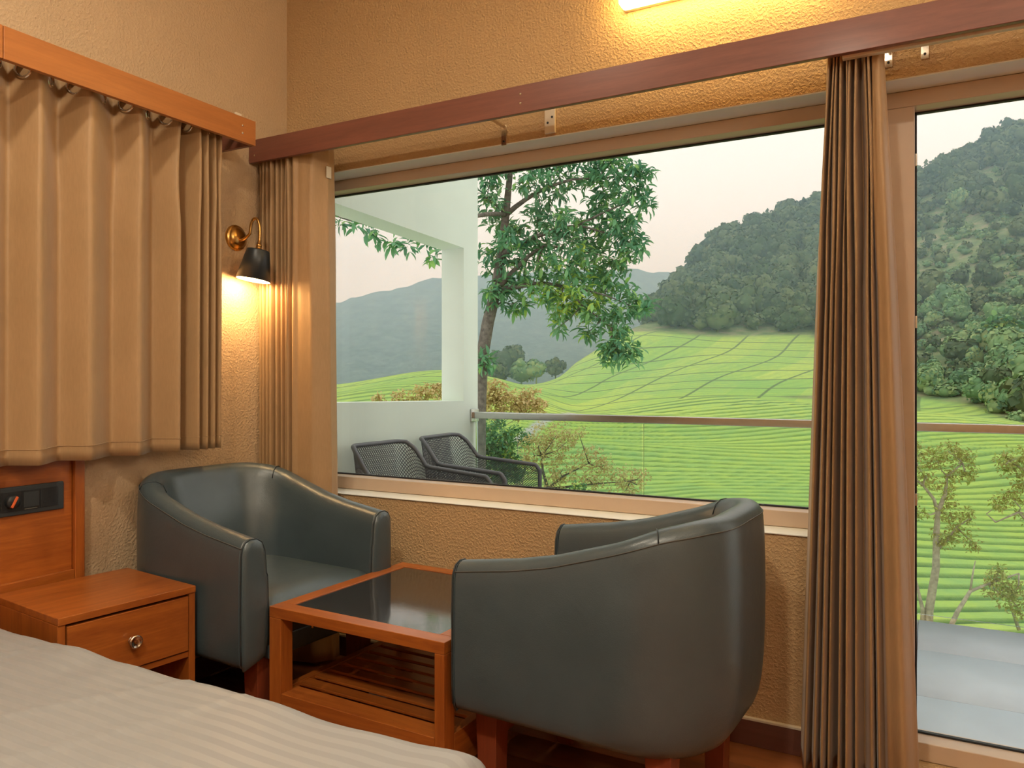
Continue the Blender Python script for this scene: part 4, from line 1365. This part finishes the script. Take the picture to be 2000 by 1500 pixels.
def branch(a, b, r0, r1, sag=0.15):
    mid = (a + b) / 2 + Vector((brp.gauss(0, .08), brp.gauss(0, .08), sag))
    q = []
    for t in np.linspace(0, 1, 7):
        q.append(a * (1 - t) ** 2 + mid * 2 * t * (1 - t) + b * t * t)
    MB().tube(q, list(np.linspace(r0, r1, 7)), 7).build('branch', M['bark'], bt, True)
    return q
mains = [(trunk[5], loc(P(1100, 560, 11.6)), .055, .02), (trunk[5], loc(P(1060, 480, 11.8)), .05, .02), (trunk[6], loc(P(1130, 440, 11.7)), .05, .02), (trunk[7], loc(P(1120, 350, 12)), .045, .018), (trunk[3], loc(P(955, 700, 11.8)), .02, .008), (trunk[4], loc(P(985, 590, 12)), .03, .012), (trunk[7], loc(P(945, 390, 12)), .03, .012)]
ends = []
for a, b, r0, r1 in mains:
    q = branch(a, b, r0, r1); ends += q[3:]
for (a, b) in (((1100, 560, 11.6), (1195, 640, 11.4)), ((1100, 560, 11.6), (1215, 590, 11.5)), ((1060, 480, 11.8), (1180, 500, 11.8)), ((1130, 440, 11.7), (1240, 390, 11.5)), ((1130, 440, 11.7), (1225, 470, 11.6)), ((1120, 350, 12), (1240, 345, 11.6)), ((1195, 640, 11.4), (1210, 690, 11.3)), ((1060, 480, 11.8), (1040, 560, 11.7))):
    q = branch(loc(P(*a)), loc(P(*b)), .022, .007, 0.05); ends += q[3:]
q = branch(trunk[7], loc(P(850, 455, 9.6)), .04, .018, .2); q2 = branch(q[-1], loc(P(640, 415, 9)), .018, .006, -.05)
places = []
for (px, py, rp, s) in clu:
    c = loc(P(px, py, s)); rw = rp / 1500 * s
    places.append((c, rw, int(0.019 * rp * rp) + 4))
    ne = min(ends, key=lambda p: (p - c).length)
    MB().tube([ne, (ne + c) / 2 + Vector((0, 0, -.03)), c], [.010, .007, .004], 5).build('twig', M['bark'], bt, True)
for (px, py, rp, s) in hang:
    places.append((loc(P(px, py, s)), rp / 1500 * s, 3))
ctr = loc(P(1120, 580, 11.5))
LL, LW = 0.155, 0.05
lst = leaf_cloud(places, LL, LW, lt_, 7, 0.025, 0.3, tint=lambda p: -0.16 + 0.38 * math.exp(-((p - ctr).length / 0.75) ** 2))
lt_.shuffle(lst)
ind, bulk = lst[:300], lst[300:]
v, f = leaf_geo(LL, LW)
leafm = []
for t_ in (0.1, 0.35, 0.55, 0.8):
    m_ = np_mesh('leaf', v, f); fattr(m_, 'tint', np.full(len(v), t_)); m_.materials.append(M['leaf']); leafm.append(m_)
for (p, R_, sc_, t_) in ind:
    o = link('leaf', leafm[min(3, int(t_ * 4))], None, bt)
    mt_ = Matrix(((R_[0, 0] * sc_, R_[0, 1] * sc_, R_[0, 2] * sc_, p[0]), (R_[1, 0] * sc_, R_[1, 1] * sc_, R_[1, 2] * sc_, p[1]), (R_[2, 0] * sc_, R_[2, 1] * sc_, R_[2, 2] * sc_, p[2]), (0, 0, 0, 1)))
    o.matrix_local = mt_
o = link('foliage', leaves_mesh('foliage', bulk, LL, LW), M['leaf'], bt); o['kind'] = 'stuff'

# ---- smaller trees and shrubs below the railing
def garden_tree(name, label, cat, base, crown, L, Wd, mat, seed, per=6, dens=0.02, bark='twig', r0=0.05, limbs=(), group=None):
    r = random.Random(seed)
    b = Vector(base)
    e = empty(name, b)
    tag(e, label, cat, group)
    cs = [(P(px, py, s) - b, rp / 1500 * s, rp) for (px, py, rp, s) in crown]
    if limbs:
        nodes = []
        for lm in limbs:
            q = [P(*p) - b for p in lm[0]]
            MB().tube(q, list(np.linspace(lm[1], lm[2], len(q))), 8).build('branch', M[bark], e, True)
            nodes += q[1:]
    else:
        top = sum((c for c, _, _ in cs), Vector()) / len(cs)
        q = [Vector((0, 0, 0)), top * 0.35 + Vector((r.gauss(0, .05), r.gauss(0, .05), 0)), top * 0.75]
        MB().tube(q, [r0, r0 * 0.75, r0 * 0.45], 8).build('trunk', M[bark], e, True)
        nodes = q[1:]
    for (c, rw, rp) in cs:
        ne = min(nodes, key=lambda p: (p - c).length)
        MB().tube([ne, (ne + c) / 2 + Vector((r.gauss(0, .05), r.gauss(0, .05), -.04)), c], [r0 * .3, r0 * .2, r0 * .08], 6).build('branch', M[bark], e, True)
    pl_ = [(c, rw, int(dens * rp * rp) + 3) for (c, rw, rp) in cs]
    lst = leaf_cloud(pl_, L, Wd, r, per, 0.03, 0.2)
    o = link('foliage', leaves_mesh('foliage', lst, L, Wd), M[mat], e); o['kind'] = 'stuff'
    return e
def gb(px, s):
    u = (px - 1000) / 1500
    x, y_ = wxy(u * s, s)
    return (x, y_, height_at(u, s) - 0.1)
garden_tree('golden_tree', 'golden-brown leafy tree just right of the white column', 'tree', gb(965, 20),
            [(945, 770, 26, 20), (975, 765, 26, 20), (1000, 790, 30, 20), (1035, 780, 24, 20.2), (960, 795, 28, 20), (1050, 795, 18, 20), (1020, 800, 24, 20), (930, 790, 26, 20.4), (880, 775, 24, 21), (850, 765, 22, 21), (815, 770, 22, 21), (780, 775, 16, 21), (740, 782, 12, 21)], 0.11, 0.06, 'gold_leaf', 3, 7, 0.07)
garden_tree('golden_tree', 'sparse ochre tree seen through the railing above the balcony chairs', 'tree', gb(1072, 15),
            [(1060, 850, 30, 15), (1090, 845, 26, 15), (1040, 880, 30, 15), (1075, 890, 30, 15), (1110, 860, 22, 15), (1130, 845, 16, 15), (1030, 910, 22, 15), (1100, 915, 34, 15), (1150, 890, 28, 15), (1140, 930, 30, 15), (1180, 910, 26, 15), (1175, 940, 26, 15), (1215, 930, 24, 15), (1240, 945, 22, 15), (1255, 925, 14, 15), (1080, 945, 26, 15), (1220, 960, 20, 15)],
            0.06, 0.034, 'gold_leaf', 5, 6, 0.05, 'bark', 0.05, [([(1072, 1080, 15), (1070, 955, 15), (1060, 920, 15), (1058, 890, 15)], .05, .014), ([(1070, 955, 15), (1100, 930, 15), (1150, 905, 15)], .03, .008), ([(1070, 955, 15), (1160, 945, 15), (1230, 940, 15)], .025, .008)])
garden_tree('leafy_shrub', 'blue-green leafy shrub behind the balcony chairs', 'shrub', gb(975, 14),
            [(965, 870, 28, 14), (985, 890, 28, 14), (950, 895, 26, 14), (1000, 915, 26, 14), (970, 920, 30, 14), (990, 850, 14, 14), (945, 845, 18, 14.2)], 0.09, 0.05, 'bush_leaf', 8, 8, 0.07)
garden_tree('leafy_shrub', 'yellow-green shrub low between the ochre tree and the column', 'shrub', gb(1010, 16),
            [(1010, 845, 16, 16), (995, 855, 14, 16), (1025, 860, 14, 16), (940, 830, 18, 17), (975, 830, 16, 17), (1130, 960, 18, 14), (1100, 975, 20, 14)], 0.08, 0.045, 'bush_leaf', 12, 8, 0.06)
garden_tree('bare_tree', 'thin-leaved grey-barked tree rising behind the railing at the balcony door', 'tree', gb(1812, 13.5),
            [(1850, 880, 26, 13.5), (1880, 895, 22, 13.5), (1830, 900, 20, 13.5), (1890, 925, 20, 13.5), (1860, 930, 18, 13.5), (1800, 880, 18, 13.5), (1810, 940, 18, 13.5), (1795, 1000, 16, 13.5), (1850, 1000, 24, 13.5), (1870, 1040, 22, 13.5), (1840, 1050, 20, 13.5), (1890, 1010, 18, 13.5), (1900, 1060, 16, 13.5), (1845, 960, 18, 13.5), (1760, 900, 40, 13.5), (1760, 980, 40, 13.5)],
            0.07, 0.03, 'dry_leaf', 14, 6, 0.06, 'twig', 0.06,
            [([(1812, 1240, 13.5), (1814, 1195, 13.5), (1828, 1110, 13.5), (1829, 1040, 13.5), (1832, 1000, 13.5), (1846, 965, 13.5), (1850, 930, 13.5), (1880, 905, 13.5)], .085, .012),
             ([(1832, 1005, 13.5), (1824, 975, 13.5), (1803, 948, 13.5), (1807, 930, 13.5), (1795, 915, 13.5)], .035, .010),
             ([(1803, 948, 13.5), (1786, 935, 13.5), (1760, 920, 13.5)], .022, .008),
             ([(1829, 1075, 13.5), (1850, 1055, 13.5), (1868, 1030, 13.5), (1895, 1012, 13.5)], .030, .008),
             ([(1802, 1240, 13.5), (1802, 1190, 13.5), (1790, 1140, 13.5), (1780, 1100, 13.5)], .045, .012)])
garden_tree('bare_tree', 'leaning bare branch tree at the right behind the railing', 'tree', gb(1850, 12.5),
            [(1940, 1140, 22, 12.5), (1960, 1165, 22, 12.5), (1985, 1150, 20, 12.5), (1950, 1120, 16, 12.5), (1990, 1190, 18, 12.5), (1960, 905, 22, 13), (1985, 895, 24, 13), (1975, 970, 18, 13), (1950, 985, 16, 13), (1995, 940, 20, 13), (2030, 1000, 40, 13), (2030, 900, 40, 13)],
            0.07, 0.032, 'dry_leaf', 17, 6, 0.06, 'twig', 0.05,
            [([(1845, 1250, 12.5), (1870, 1195, 12.5), (1895, 1155, 12.5), (1930, 1140, 12.5), (1990, 1120, 12.5)], .045, .012),
             ([(1895, 1155, 12.5), (1900, 1120, 12.5), (1905, 1095, 12.5)], .02, .007),
             ([(1990, 1230, 12.8), (1968, 1165, 12.8), (1945, 1140, 12.8)], .03, .010),
             ([(2040, 1230, 13), (2035, 1050, 13), (1990, 1000, 13), (1945, 1020, 13)], .06, .010), ([(2035, 1050, 13), (2020, 930, 13), (1970, 900, 13)], .04, .008)])
garden_tree('umbrella_tree', 'pale spreading tree standing out of the scrub on the right slope', 'tree', gb(1952, 95),
            [(1935, 640, 16, 95), (1955, 630, 18, 95), (1975, 645, 16, 95), (1915, 655, 12, 95), (1960, 655, 16, 95)], 0.9, 0.6, 'bush_leaf', 23, 6, 0.05, 'bark', 0.25)

# ================================================================== haze in the valley
hz = MB().box(-700, 700, 0, 760, -25, 130)
k = NT('valley_haze')
k.t.nodes.remove(k.b)
vs_ = k.n('ShaderNodeVolumeScatter')
vs_.inputs['Color'].default_value = (0.58, 0.84, 1.0, 1)
vs_.inputs['Density'].default_value = 0.0023
vs_.inputs['Anisotropy'].default_value = 0.0
k.l(vs_.outputs[0], k.out.inputs['Volume'])
ho = hz.build('haze', k.m)
x, y_ = wxy(0, 70)
ho.location = (x, y_, 0); ho.rotation_euler.z = rad(YAW)
tag(ho, 'thin blue mountain haze hanging over the valley', 'haze', kind='stuff')
